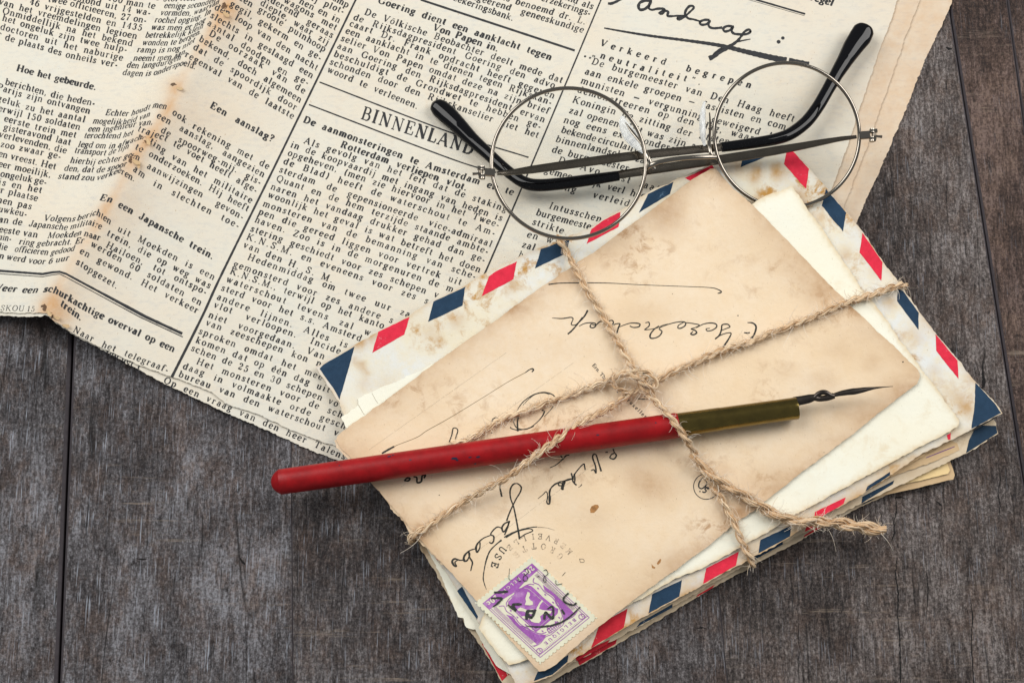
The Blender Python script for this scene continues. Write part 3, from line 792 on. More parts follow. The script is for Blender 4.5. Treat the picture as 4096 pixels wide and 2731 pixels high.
ink = Ink()
lines(ink, [
 ('100 man te', [(430, 2), (502, 19), (621, 37)]),
 ('bestond uit 14 wa-', [(270, -2), (402, 26), (472, 43), (604, 64)]),
 ('twee officieeren, 27 on-', [(191, 8), (266, 21), (474, 77), (587, 94)]),
 ('46 vrijgestelden en 1435', [(117, 17), (194, 42), (402, 94), (444, 104), (570, 125)]),
 ('van het vreemdelingen legioen', [(-5, 17), (81, 43), (406, 128), (549, 158)]),
 ('Onmiddellijk na het bekend', [(8, 54), (221, 113), (387, 157), (532, 187)]),
 ('het ongeluk zijn twee hulp-', [(8, 83), (221, 147), (404, 191), (510, 211)]),
 ('doctoren uit het naburige', [(0, 118), (134, 157), (306, 204), (493, 245)]),
 ('r de plaats des onheils ver-', [(-10, 146), (26, 163), (185, 206), (262, 230), (472, 272)]),
 ('berichten, die heden-', [(19, 338), (255, 402), (381, 425)]),
 ('Parijs zijn ontvangen', [(-14, 358), (77, 387), (361, 457)]),
 ('geluk zu het aantal', [(-12, 403), (100, 438), (342, 491)]),
 ('terwijl 150 soldaten', [(-22, 440), (113, 476), (321, 521)]),
 ('eerste trein met', [(15, 485), (140, 519), (306, 553)]),
 ('gisteravond laat', [(13, 519), (283, 583)]),
 ('verlevenden, die', [(-5, 548), (266, 615)]),
 ('zoo zwaar ge-', [(0, 587), (245, 638)]),
 ('en vreest. Het', [(-8, 625), (223, 679)]),
 ('eer moeilijk,', [(-8, 666), (204, 711)]),
 ('ongeluk ge-', [(0, 706), (187, 741)]),
 ('is en het', [(-8, 738), (170, 774)]),
 ('er plaatse', [(-18, 766), (151, 806)]),
 ('men pas', [(-22, 808), (128, 838)]),
 ('uwkeu-', [(-8, 846), (108, 868)]),
 ('an de', [(-6, 888), (89, 902)]),
 ('eeste van', [(-6, 928), (151, 951)]),
 ('uin-', [(-8, 957), (45, 966)]),
 ('die', [(-14, 995), (28, 1002)]),
], H1, UPA)
ink.build('column_text', z_news, M['ink'], news)

ink = Ink()
lines(ink, [
 ('is stortten', [(610, -2), (660, 7), (783, 3)]),
 ('eenige seconden', [(655, 33), (749, 36), (808, 26), (863, 7)]),
 ('vormden, waarvan', [(640, 62), (766, 64), (808, 49), (876, 15)]),
 ('rochel opging. In', [(617, 90), (706, 94), (766, 89), (808, 72), (842, 54)]),
 ('was men er nog', [(604, 120), (732, 123), (770, 115), (821, 87)]),
 ('betrekkelijk klein', [(580, 151), (680, 152), (745, 144), (812, 112)]),
 ('wonden te bergen.', [(568, 181), (672, 183), (719, 176), (804, 134)]),
 ('ramp is nog niet', [(546, 209), (625, 213), (719, 204), (778, 168)]),
 ('neemt men aan,', [(532, 243), (617, 245), (689, 238), (748, 211)]),
 ('den langdurigen', [(506, 270), (557, 275), (651, 264), (723, 238)]),
 ('dagen is onderspoeld.', [(489, 300), (570, 306), (629, 300), (697, 272), (731, 262), (782, 279)]),
 ('Echter houdt men', [(419, 461), (519, 466), (587, 442), (617, 430), (666, 438)]),
 ('mogelijkheid van', [(370, 494), (489, 500), (549, 485), (600, 464)]),
 ('een ingenieur van,', [(351, 526), (430, 527), (545, 506), (612, 497)]),
 ('terochtend het', [(334, 553), (485, 554), (532, 539)]),
 ('legd om in afwach', [(310, 588), (434, 595), (476, 590), (566, 556)]),
 ('transport de lijn', [(296, 612), (430, 624), (515, 592)]),
 ('hierbij echter geen', [(279, 651), (374, 660), (472, 645), (523, 628), (557, 645)]),
 ('den, dat de spoor', [(255, 683), (383, 691), (425, 687), (506, 664)]),
 ('stand zou verkeeren.', [(230, 715), (379, 723), (402, 719), (476, 691), (538, 728)]),
 ('Volgens berichten', [(172, 883), (283, 887), (313, 883), (383, 859), (442, 900)]),
 ('Japansche militaire', [(113, 905), (268, 921), (357, 898), (406, 919)]),
 ('Moekden naar', [(187, 953), (300, 948), (323, 938), (400, 963)]),
 ('ring gebracht. Er', [(74, 976), (157, 985), (276, 979), (336, 970)]),
 ('officieren gedood', [(57, 1006), (200, 1021), (298, 1002)]),
 ('n werd voor 6 uur', [(-5, 1033), (136, 1055), (187, 1057), (276, 1040)]),
], H1 * .96, (.36, -.95))
lines(ink, [
 ('zij plot-', [(1226, -6), (1376, 60)]), ('ramp', [(1315, -6), (1391, 34)]), ('nen en in', [(1195, 14), (1359, 96)]), ('wagons met', [(1134, 10), (1346, 126)]),
 ('nderend geraas', [(1060, -2), (1331, 157)]), ('diepte, waar zij', [(1040, 20), (1313, 184)]), ('een groote puinhoop', [(955, 0), (1300, 212)]),
 ('gegil, gekerm en ge-', [(919, 24), (1285, 247)]), ('den loop van den nacht', [(857, 38), (928, 72), (1270, 287)]),
 ('slechts in geslaagd een', [(840, 70), (1251, 318)]), ('aantal dooden en ge-', [(828, 100), (1130, 297), (1236, 345)]),
 ('De oorzaak van de', [(834, 142), (1221, 381)]), ('bekend, doch algemeen', [(795, 164), (1204, 415)]),
 ('dat de spoordijk door', [(772, 197), (1187, 446)]), ('regenval van de laatste', [(738, 226), (1174, 480)]),
 ('ook rekening met de', [(688, 457), (763, 510), (1076, 681)]), ('een aanslag, aangezien', [(625, 470), (706, 515), (1057, 713)]),
 ('de spoorweg-mij. gis-', [(642, 529), (700, 561), (1044, 744)]), ('traject te voet heeft afge-', [(548, 524), (651, 560), (1028, 776)]),
 ('ting van het militaire', [(597, 572), (676, 631), (1008, 816)]), ('te onderzoeken. Hij heeft', [(538, 596), (589, 621), (993, 849)]),
 ('aanwijzingen gevon-', [(587, 672), (974, 882)]), ('am in slechten toe-', [(532, 683), (604, 738), (959, 918)]),
 ('uit Moekden is een', [(468, 923), (859, 1123)]), ('trein, die op weg was', [(425, 941), (842, 1157)]), ('Hailoen, tot ontspo-', [(421, 988), (827, 1182)]),
 ('werden 60 soldaten en', [(361, 984), (806, 1225)]), ('en gewond. Het verkeer', [(317, 1012), (793, 1257)]), ('stopgezet.', [(302, 1055), (470, 1159)]),
 ('Naar het telegraaf-', [(289, 1325), (402, 1385), (674, 1492)]),
], H1, UPB)
ink.build('column_text', z_news, M['ink'], news)

ink = Ink()
lines(ink, [
 ('erkend als', [(2200, -22), (2372, 40)]), ('Rijksverzekerings-', [(2060, -30), (2361, 66)]), ('is benoemd dr. L.', [(2010, 0), (2053, 14), (2344, 101)]), ('fungeerend geneeskundige', [(1850, -14), (2334, 133)]), ('verzekeringsbank.', [(1760, -16), (2053, 86)]),
 ('De Völkische Beobachter deelt mede dat', [(1455, 58), (2251, 335)]),
 ('de Rijksdagpresident Goering den advo-', [(1412, 79), (2236, 362)]),
 ('caart Dr. Frank opdracht heeft gegeven', [(1396, 104), (2219, 397)]),
 ('een aanklacht in te dienen tegen Rijkskan-', [(1380, 133), (2208, 423)]),
 ('selier Von Papen omdat deze na zijn brief', [(1361, 163), (2197, 458)]),
 ('aan Goering den Rijksdagpresident ervan', [(1348, 194), (2180, 492)]),
 ('beschuldigt de Grondwet te hebben ge-', [(1334, 226), (2166, 520)]),
 ('schonden door den Rijkskanselier niet het', [(1317, 257), (2155, 555)]),
 ('woord te verleenen.', [(1308, 288), (1672, 439)]),
 ('Als gevolg van het feit dat de staking', [(1213, 572), (2030, 850)]),
 ('in de koopvaardij met ingang van heden is', [(1160, 588), (2010, 886)]),
 ('opgeheven, (men zie hiervoor in het Twee-', [(1149, 621), (1998, 912)]),
 ('de Blad) heeft de waterschout te Am-', [(1132, 655), (1983, 946)]),
 ('sterdam de gepensioneerde vice-admiraal', [(1115, 688), (1968, 990)]),
 ('Quant en de hem terzijde staande ambte-', [(1102, 723), (1955, 1019)]),
 ('naren het vandaag drukker gehad dan ge-', [(1081, 756), (1942, 1053)]),
 ('woonlijk het geval is wat betreft het doen', [(1070, 788), (1923, 1092)]),
 ('monsteren van de bemanning van sche-', [(1049, 824), (1906, 1119)]),
 ('pen die gereed liggen voor vertrek uit', [(1032, 856), (1847, 1143)]),
 ('haven. Zoo is in de morgenuren de m', [(1017, 888), (1815, 1171)]),
 ('stering geschiedt voor zes schepen v', [(1000, 924), (1755, 1194)]),
 ('K.N.S.M. en eveneens voor zes s', [(983, 956), (1715, 1218)]),
 ('van den H. S. M.', [(972, 988), (1334, 1134)]),
 ('Hedenmiddag om twee uur za', [(987, 1037), (1642, 1272)]),
 ('gemonsterd voor zes andere s', [(932, 1065), (1574, 1295)]),
 ('K.N.S.M., terwijl op het kanto', [(917, 1094), (1536, 1316)]),
 ('waterschout tevens zal w', [(904, 1126), (1485, 1346)]),
 ('sterd voor het s.s. Amsterd', [(883, 1160), (1447, 1367)]),
 ('andere lijnen. Alles is', [(866, 1196), (1393, 1394)]),
 ('vlot verloopen. Incide', [(853, 1228), (1364, 1418)]),
 ('niet voorgedaan. Van', [(832, 1268), (1300, 1439)]),
 ('van zeeschepen kon n', [(821, 1299), (1287, 1469)]),
 ('sproken omdat het mee', [(793, 1333), (1291, 1522)]),
 ('komen dat op één dag uit', [(781, 1369), (1321, 1573)]),
 ('schen de 25 en 30 schepen vo', [(762, 1401), (1353, 1628)]),
 ('Het monsteren voor de sch', [(783, 1454), (1372, 1673)]),
 ('daag in volmaakte orde gesch', [(730, 1473), (1385, 1718)]),
 ('bureau van den waterschout v', [(713, 1505), (1040, 1629), (1355, 1745)]),
], H1, UP2)
ink.build('column_text', z_news, M['ink'], news)

ink = Ink()
text(ink, 'Verkeerd begrepen', [(2398, 182), (2700, 273), (3019, 358)], H1, UP2, bold=False, track=0.95, wmul=1.25)
text(ink, '„neutraliteit”.', [(2368, 223), (2560, 281), (2817, 345)], H1, UP2, track=1.0, wmul=1.25)
lines(ink, [
 ('**De burgemeester van Den Haag heeft', [(2325, 245), (2760, 372), (3178, 490)]),
 ('aan enkele groepen — fascisten en com-', [(2338, 296), (2700, 400), (3161, 526)]),
 ('munisten — vergunning geweigerd te', [(2321, 333), (2700, 449), (3110, 560)]),
 ('demonstreeren op den dag, waar', [(2308, 369), (2585, 452), (3017, 567)]),
 ('Koningin de zitting der Staten', [(2287, 409), (2774, 550), (2919, 580)]),
 ('zal openen. Dit was zijn antw', [(2274, 452), (2774, 596), (2850, 618)]),
 ('nog eens extra onderst', [(2253, 490), (2715, 613)]),
 ('bekende circulaire za', [(2243, 530), (2600, 624)]),
 ('binnenlandsche za', [(2221, 567), (2580, 655)]),
 ('de burgemeester zie', [(2206, 608), (2590, 706)]),
 ('De Avo post laat', [(2229, 651), (2640, 770)]),
 ('gemeentelijk verl heeft', [(2176, 691), (2610, 805)]),
 ('neming verleid', [(2156, 735), (2520, 828)]),
 ('Intusschen', [(2193, 833), (2406, 890)]),
 ('burgemeester', [(2142, 860), (2380, 924)]),
 ('strikte', [(2127, 897), (2255, 937)]),
 ('en wi', [(2106, 948), (2232, 980)]),
 ('zal', [(2085, 988), (2140, 1003)]),
 ('h', [(2072, 1028), (2090, 1032)]),
], H1 * 1.05, UP2)
ink.build('column_text', z_news, M['ink'], news)

# headings
for s, poly, h, up, kw in (
 ('Hoe het gebeurde.', [(64, 283), (208, 321), (385, 362)], 17.5, UPA, {}),
 ('Een aanslag?', [(838, 430), (1093, 572)], 18, UPB, {}),
 ('En een Japansche trein.', [(396, 800), (442, 810), (853, 1040)], 18, UPB, {}),
 ('Weer een schurkachtige overval op een', [(-35, 1160), (117, 1172), (195, 1166), (225, 1175), (357, 1253), (697, 1410)], 18.5, (.42, -.9), {}),
 ('trein.', [(240, 1222), (325, 1285)], 18.5, (.42, -.9), {}),
 ('Goering dient een aanklacht tegen', [(1510, 12), (2206, 243)], 18, UP2, {}),
 ('Von Papen in.', [(1728, 120), (1993, 209)], 18, UP2, {}),
 ('De aanmonsteringen te Amsterdam en te', [(1210, 488), (1702, 671), (2055, 783)], 18, UP2, {}),
 ('Rotterdam verliepen vlot.', [(1359, 588), (1868, 765)], 18, UP2, {}),
 ('BINNENLAND', [(1440, 474), (1893, 623)], 35, (.33, -1), {'wmul': .8}),
 ('regel', [(3240, 0), (3332, 25)], 20, UP2, {}),
):
    ink = Ink()
    text(ink, s, poly, h, up, bold=True, **kw)
    ink.build('heading', z_news, M['ink'], news)

# printed rules between the columns and articles
for pts, w_ in (([(1450, -60), (1423, 0), (1098, 667), (885, 1100), (808, 1267), (687, 1508)], [7, 7, 8, 9, 10, 11]),
                ([(2428, -60), (2404, 0), (2123, 667), (1934, 1106), (1890, 1200)], [5, 5.5, 6, 7, 7.5]),
                ([(1683, 0), (2299, 203)], [8.5, 8.5]), ([(1278, 329), (1806, 532), (2114, 630)], [5.5, 5.5, 5.5]),
                ([(1236, 419), (1800, 634), (1985, 690)], [5.5, 5.5, 5.5]),
                ([(-60, 1080), (0, 1083), (170, 1096), (210, 1089), (238, 1087), (264, 1095), (583, 1267), (729, 1334)], [9, 9, 9, 8, 9, 12, 12, 11]),
                ([(-60, 1092), (0, 1095), (170, 1107), (212, 1099), (238, 1096), (262, 1107), (560, 1268), (731, 1347)], [3, 3, 3, 3, 3, 4, 4, 4]),
                ([(2990, -10), (3221, 57)], [7, 7]), ([(2960, -10), (3218, 64)], [1.6, 1.6])):
    ink = Ink()
    p, ww = catmull(pts, 12, np.array(w_, float))
    if len(pts) > 2 and pts[0][0] < 0: p = dens(pts, 10, False); ww = np.interp(np.linspace(0, 1, len(p)), np.linspace(0, 1, len(w_)), w_)
    ink.ribbon(p, ww * (1 + rng.normal(0, .05, len(p))))
    ink.build('printed_rule', z_news, M['ink'], news)

# handwritten title in the newspaper
ink = Ink()


def off(pts, ox, oy, k=.42535): return [(ox + x * k, oy + y * k) for x, y in pts]


for pts, w_ in (
 ([(545, 35), (580, 35), (640, 10), (700, -20)], [9, 10, 8, 5]),
 ([(960, 10), (900, 8), (850, 25), (832, 60), (845, 92), (885, 90), (925, 60), (950, 15)], 10),
 ([(940, 40), (930, 80), (960, 95), (1010, 85), (1060, 85), (1080, 100), (1060, 128), (1030, 135)], [7, 8, 7, 9, 9, 8, 8, 7]),
 ([(1020, 130), (1060, 105), (1110, 112), (1105, 150), (1140, 155), (1210, 150), (1270, 152)], [6, 7, 9, 8, 8, 6, 6]),
 ([(1275, 152), (1230, 155), (1200, 175), (1215, 185), (1260, 165), (1310, 120), (1350, 80), (1345, 60), (1310, 62), (1278, 100), (1272, 140), (1300, 175), (1350, 185), (1420, 205)], [8, 9, 10, 9, 7, 7, 8, 8, 9, 9, 9, 8, 7, 6]),
 ([(1500, 190), (1450, 190), (1410, 210), (1425, 235), (1475, 228), (1505, 198), (1490, 225), (1500, 255), (1540, 268), (1620, 262)], 8.5),
 ([(1715, 250), (1665, 248), (1630, 270), (1645, 298), (1695, 285), (1722, 250), (1708, 290), (1730, 318), (1790, 325), (1850, 322), (1885, 300), (1870, 280), (1830, 300), (1800, 345)], 8.5),
 ([(1800, 320), (1790, 355), (1740, 405), (1670, 450), (1600, 490), (1545, 530), (1495, 552)], [6, 8, 10, 14, 13, 14, 18]),
 ([(1885, 370), (1820, 382), (1760, 395)], [3, 5, 6]), ([(1520, 540), (1560, 495), (1620, 455)], [8, 8, 10]),
 ([(510, 266), (700, 300), (950, 340), (1300, 385), (1600, 430), (1850, 490), (2090, 545), (2225, 570)], [5, 7, 9, 10, 13, 17, 20, 21]),
 ([(2245, 575), (2300, 585), (2435, 612)], [22, 21, 20]),
):
    ink.stroke(off(pts, 2200, 0), np.array(w_) * 1.15 if not np.isscalar(w_) else w_ * 1.15, 3, .15)
ink.dot(2200 + 2150 * .42535, 168, 8); ink.dot(2200 + 2190 * .42535, 153, 7)
ink.build('handwritten_title', z_news, M['ink'], news)

ink = Ink()
lines(ink, [('Op een vraag van den heer Talens', [(652, 1529), (1140, 1737), (1383, 1840)]), ('van der t', [(420, 1408), (560, 1478)])], H1, (.44, -.9))
ink.build('lower_line_of_text', z_news2, M['ink'], news)
ink = Ink()
text(ink, 'SKOU 15', [(0, 1242), (140, 1246)], 15, (.2, -1), wmul=.6)
ink.build('masthead_outline', z_news, M['ink'], news)

# ------------------------------------------------------------------ the stack of letters
def lay(base, wob=1.6, ph=0.0):
    def f(x, y):
        x = np.asarray(x, float); y = np.asarray(y, float)
        dl = np.exp(-((x - 1240) ** 2 + (y - 1460) ** 2) / 330.0 ** 2)
        dt = np.exp(-((x - 3170) ** 2 + (y - 590) ** 2) / 260.0 ** 2)
        bump = 28 * np.exp(-((x - 3060) ** 2 + (y - 790) ** 2) / 190.0 ** 2) * (base > 90)
        return base * (1 - 0.52 * dl - 0.12 * dt) + bump + wob * (np.sin(x / 170 + y / 230 + ph) + 0.7 * np.sin(x / 83 - y / 61 + 2 * ph))
    return f


def letter(name, label, cat, base, outline, mat, edge, thick, jit, pname='paper', ph=0.0, **kw):
    cx = sum(p[0] for p in outline) / len(outline); cy = sum(p[1] for p in outline) / len(outline)
    t = thing(name, label, cat, V3(cx, cy, base - thick), None)
    zf = lay(base, ph=ph)
    sheet(pname, outline, zf, thick, M[mat], M[edge], t, kw.pop('grid', 30), jit, 9, len(COL.objects), **kw)
    return t, zf


# bottom of the pile upwards
t, zf = letter('airmail_envelope', 'lowest envelope of the pile, its worn blue and red edge lying on the wood', 'envelope', 30,
               [(1560, 1800), (2900, 900), (3560, 1935), (3546, 1976), (3445, 2024), (3215, 2150), (3010, 2262), (2780, 2392), (2610, 2492), (2316, 2662), (2226, 2712), (2090, 2800), (1960, 2640)],
               'airmail_old', 'edge', 6, 1.5, ph=1)
for nm, m, q in (('blue_stripe', 'blue_old', [(3458, 2008), (3560, 1945), (3546, 1972), (3445, 2020)]), ('red_stripe', 'red_old', [(3217, 2140), (3300, 2088), (3285, 2108), (3215, 2148)]),
                 ('red_stripe', 'red_old', [(2310, 2640), (2470, 2550), (2462, 2574), (2318, 2659)]), ('red_stripe', 'red_old', [(2790, 2378), (2860, 2336), (2850, 2350), (2785, 2387)])):
    patch(nm, q, zf, M[m], t)
t, zf = letter('folded_card', 'tan folded card under the yellow one, sticking out of the pile at lower right', 'card', 38,
               [(3300, 1780), (3793, 1822), (3819, 1900), (3813, 1917), (3700, 1942), (3589, 1968), (3445, 2008), (3200, 2060)], 'tan', 'edge_light', 5, 0.7)
t, zf = letter('folded_card', 'yellow card lying on a tan one, sticking out of the pile at lower right', 'card', 45,
               [(3300, 1760), (3780, 1824), (3800, 1880), (3792, 1894), (3600, 1940), (3440, 1992), (3200, 2040)], 'buff', 'edge_light', 5, 0.5)
t, zf = letter('airmail_envelope', 'second airmail envelope from the top, its dark blue corner under the torn open one', 'envelope', 58,
               [(1500, 1650), (2950, 800), (3800, 1450), (3985, 1690), (3993, 1733), (3866, 1813), (3798, 1844), (3640, 1920), (3440, 2016), (3217, 2130), (3025, 2235), (2770, 2378), (2600, 2478), (2304, 2645), (2217, 2696), (2050, 2790),
                (2006, 2725), (1930, 2591), (1874, 2518), (1600, 2050)], 'airmail_old', 'edge', 6, 1.6, ph=2)
for nm, m, q in (('blue_stripe', 'blue_old', [(3905, 1700), (3984, 1702), (3990, 1731), (3864, 1812), (3876, 1760)]), ('blue_stripe', 'blue_old', [(3450, 1985), (3577, 1920), (3572, 1935), (3446, 2012)]),
                 ('red_stripe', 'red_old', [(1928, 2574), (1966, 2562), (2030, 2700), (2008, 2722)]), ('red_stripe', 'red_old', [(1975, 2560), (1988, 2556), (2044, 2690), (2034, 2700)]),
                 ('blue_stripe', 'blue_old', [(2560, 2488), (2690, 2414), (2690, 2428), (2545, 2508)]), ('blue_stripe', 'blue_old', [(3010, 2220), (3130, 2162), (3132, 2176), (3014, 2240)]),
                 ('red_stripe', 'red_old', [(2300, 2620), (2440, 2556), (2430, 2574), (2306, 2642)]), ('red_stripe', 'red_old', [(3225, 2108), (3320, 2068), (3300, 2088), (3219, 2126)])):
    patch(nm, q, zf, M[m], t)
t, zf = letter('letter', 'narrow tan letter with a violet pencil line, squeezed between two airmail envelopes', 'letter', 64,
               [(3500, 1650), (3829, 1772), (3838, 1800), (3717, 1851), (3589, 1897), (3440, 1962), (3300, 2020), (3200, 1900)], 'tan', 'edge', 3, 1.0)
ink = Ink(); ink.stroke([(3704, 1830), (3760, 1808), (3819, 1785)], [3, 4, 3]); ink.build('pencil_line', zf, M['violet'], t)
t, zf = letter('letter', 'cream letter with a stepped torn edge showing along the lower left of the pile', 'letter', 70,
               [(1470, 1750), (1700, 2180), (1759, 2292), (1798, 2383), (1832, 2466), (1853, 2470), (1866, 2508), (1902, 2516), (1940, 2590), (1985, 2660), (2050, 2700), (2300, 2560), (2500, 1800)], 'ivory', 'edge', 5, 1.3)
t, zf = letter('letter', 'thin ragged letter edge just below the top airmail envelope along its lower right side', 'letter', 76,
               [(2000, 1800), (3500, 1600), (3760, 1786), (3700, 1816), (3590, 1890), (3470, 1960), (3240, 2080), (3040, 2196), (2800, 2330), (2600, 2444), (2300, 2610), (2180, 2650)], 'tan', 'edge', 4, 1.6)

E1 = [(1262, 1468), (1291, 1452), (1417, 1379), (1638, 1262), (1713, 1210), (1850, 1146), (1947, 1088), (2074, 1028), (2159, 990), (2223, 966), (2351, 915), (2414, 874), (2500, 830), (2590, 770), (2692, 722), (2850, 655), (2960, 630), (3060, 608), (3144, 598), (3174, 602),
      (3238, 672), (3302, 748), (3387, 849), (3438, 911), (3532, 1047), (3589, 1121), (3677, 1247), (3742, 1330), (3832, 1438), (3902, 1526), (3985, 1614), (4010, 1652), (3981, 1666), (3887, 1717), (3798, 1761), (3660, 1830), (3577, 1890), (3440, 1980), (3290, 2066), (3140, 2158), (3000, 2236),
      (2945, 2264), (2813, 2336), (2717, 2388), (2600, 2452), (2495, 2512), (2363, 2594), (2270, 2650), (2210, 2700), (2130, 2730), (2080, 2760), (2040, 2690), (1908, 2478), (1712, 2184), (1391, 1698), (1355, 1604)]
def air_stain(x, y):
    s = np.zeros_like(x)
    for cx, cy, r, a in ((1492, 1348, 20, .9), (1420, 1444, 12, .9), (1445, 1460, 16, 1), (1465, 1490, 16, .6), (1760, 1366, 18, .8), (1830, 1280, 34, .6), (1720, 1330, 40, .4), (2050, 1140, 24, .9), (1440, 1372, 26, .8), (1455, 1540, 30, .35), (1550, 1550, 40, .35),
                        (2950, 665, 40, .8), (3030, 680, 26, .8), (3105, 670, 20, 1), (3110, 700, 30, .8), (3020, 712, 26, .8), (3160, 690, 26, .5), (3190, 780, 40, .5), (3040, 800, 30, .8), (3200, 800, 40, .7), (3280, 870, 24, .7), (3380, 1010, 26, .4), (3560, 1210, 30, .7), (3660, 1340, 50, .4),
                        (3740, 1480, 30, .4), (3840, 1600, 40, .6), (3870, 1640, 30, .9), (3790, 1560, 30, .3), (3880, 1520, 20, .5), (3800, 1720, 30, .5), (3390, 1030, 24, .3), (3500, 1090, 30, .3)):
        s += a * np.exp(-((x - cx) ** 2 + (y - cy) ** 2) / r ** 2)
    lo = dist_poly(x, y, E1[36:50], False)
    s += 0.42 * np.exp(-(lo / 75) ** 4)
    return np.clip(s, 0, 1)


t, zE = letter('airmail_envelope', 'uppermost airmail envelope, white with brown stains and bright red and blue slanted stripes', 'envelope', 88, E1, 'airmail', 'edge', 7, 1.3, grid=18, stain=air_stain,
               edge_stain=0.5, edge_w=14)
for nm, m, q in (
 ('blue_stripe', 'blue', [(1278, 1474), (1294, 1458), (1418, 1385), (1404, 1440), (1358, 1598), (1338, 1560)]),
 ('red_stripe', 'red', [(1513, 1327), (1638, 1267), (1628, 1305), (1617, 1338), (1489, 1411)]),
 ('blue_stripe', 'blue', [(1734, 1206), (1862, 1146), (1850, 1222), (1712, 1287)]),
 ('red_stripe', 'red', [(1955, 1106), (1990, 1082), (2068, 1045), (2053, 1117), (1927, 1185)]),
 ('blue_stripe', 'blue', [(2163, 996), (2280, 955), (2266, 1012), (2140, 1074)]),
 ('red_stripe', 'red', [(2366, 916), (2416, 880), (2482, 848), (2474, 908), (2346, 976)]),
 ('blue_stripe', 'blue', [(2592, 776), (2694, 727), (2680, 776), (2555, 852)]),
 ('red_stripe', 'red', [(2740, 712), (2848, 660), (2872, 690), (2780, 730)]),
 ('blue_stripe', 'blue', [(2970, 636), (3072, 611), (3074, 622), (2962, 670)]),
 ('red_stripe', 'red', [(3147, 603), (3172, 606), (3236, 676), (3225, 757), (3136, 657)]),
 ('blue_stripe', 'blue', [(3304, 755), (3385, 851), (3372, 927), (3287, 823)]),
 ('red_stripe', 'red', [(3450, 931), (3530, 1049), (3525, 1123), (3438, 1010)]),
 ('blue_stripe', 'blue', [(3592, 1157), (3613, 1164), (3675, 1251), (3674, 1319), (3589, 1204)]),
 ('red_stripe', 'red', [(3742, 1336), (3830, 1442), (3834, 1515), (3745, 1402)]),
 ('blue_stripe', 'blue', [(3902, 1530), (3980, 1614), (4005, 1651), (3980, 1664), (3886, 1714), (3898, 1620)]),
 ('red_stripe', 'red', [(3787, 1740), (3804, 1730), (3802, 1757), (3792, 1758)]),
 ('blue_stripe', 'blue_old', [(3470, 1944), (3560, 1886), (3560, 1900), (3462, 1964)]),
 ('red_stripe', 'red', [(3260, 2046), (3383, 1988), (3374, 2014), (3290, 2062), (3256, 2082)]),
 ('blue_stripe', 'blue', [(3042, 2158), (3166, 2100), (3160, 2144), (3034, 2212)]),
 ('red_stripe', 'red', [(2825, 2271), (2955, 2205), (2944, 2260), (2813, 2333)]),
 ('blue_stripe', 'blue', [(2609, 2375), (2728, 2318), (2717, 2384), (2594, 2452)]),
 ('red_stripe', 'red_old', [(2400, 2494), (2510, 2432), (2495, 2508), (2364, 2590)]),
 ('blue_stripe', 'blue_old', [(2150, 2686), (2274, 2617), (2270, 2645), (2210, 2696), (2135, 2722)]),
 ('red_stripe', 'red', [(1719, 2200), (1749, 2230), (1750, 2242), (1745, 2234)]),
 ('blue_stripe', 'blue', [(1828, 2362), (1848, 2345), (1912, 2464), (1908, 2476)]),
):
    patch(nm, q, zE, M[m], t, jit=0.5, seed=len(COL.objects))
ink = Ink()
ink.ribbon([(3884, 1727), (3905, 1712), (3940, 1690), (3968, 1672), (3984, 1665)], [1, 6, 9, 13, 9])
ink.build('open_end_shade', lambda x, y: zE(x, y) - 2, M['dark'], t, lift=1.4)  # dark ribbon painted on the envelope for the shade inside its open end
ink = Ink()
for i in range(9): ink.dot(1852 + i * 1.2 + rng.normal(0, .6), 1182 + i * 6, 1.5)
ink.build('dotted_mark', zE, M['ink'], t)

t, zf = letter('letter', 'creased ivory letter whose left corner shows between stained airmail envelope and tan postcard', 'letter', 95,
               [(1364, 1668), (1434, 1619), (1432, 1593), (1489, 1568), (1575, 1530), (1668, 1489), (1760, 1436), (1897, 1345), (2300, 1300), (2300, 2000), (1500, 1860), (1404, 1740)], 'ivory', 'edge_light', 2.5, 1.3)
ink = Ink(); ink.stroke([(1434, 1619), (1452, 1650), (1458, 1658)], 1.2); ink.stroke([(1488, 1572), (1503, 1600), (1512, 1612)], 1.0); ink.build('crease', zf, M['penfaint'], t)
t, zA = letter('letter', 'large ivory envelope under the postcard, its pale margin showing at the right', 'letter', 102,
               [(3008, 817), (3060, 784), (3130, 760), (3160, 744), (3172, 748), (3200, 790), (3242, 853), (3262, 876), (3289, 915), (3380, 1055), (3455, 1167), (3530, 1256), (3591, 1344), (3594, 1356), (3615, 1378), (3640, 1412), (3696, 1489), (3760, 1570), (3815, 1648), (3836, 1680), (3834, 1700), (3800, 1727),
                (3660, 1796), (3521, 1874), (3360, 1960), (3194, 2052), (3080, 2120), (2957, 2190), (2825, 2263), (2685, 2322), (2600, 2374), (2400, 2480), (2150, 2625), (2036, 2659), (1990, 2615), (1915, 2510), (2300, 1500)],
               'ivory', 'edge', 5, 1.2, grid=20, edge_stain=0.75, edge_w=9)
t, zf = letter('postcard', 'older postcard under the stamped one, only its jagged crumbled left edge showing', 'postcard', 108,
               [(1337, 1762), (1400, 1720), (2300, 1500), (2300, 2100), (1900, 2380), (1674, 2162), (1640, 2136), (1632, 2120), (1604, 2078), (1570, 2040), (1548, 2005), (1538, 1972), (1505, 1944), (1484, 1930), (1400, 1842), (1345, 1790)],
               'card', 'edge', 3, 2.0, ph=0, edge_stain=0.4, edge_w=10)

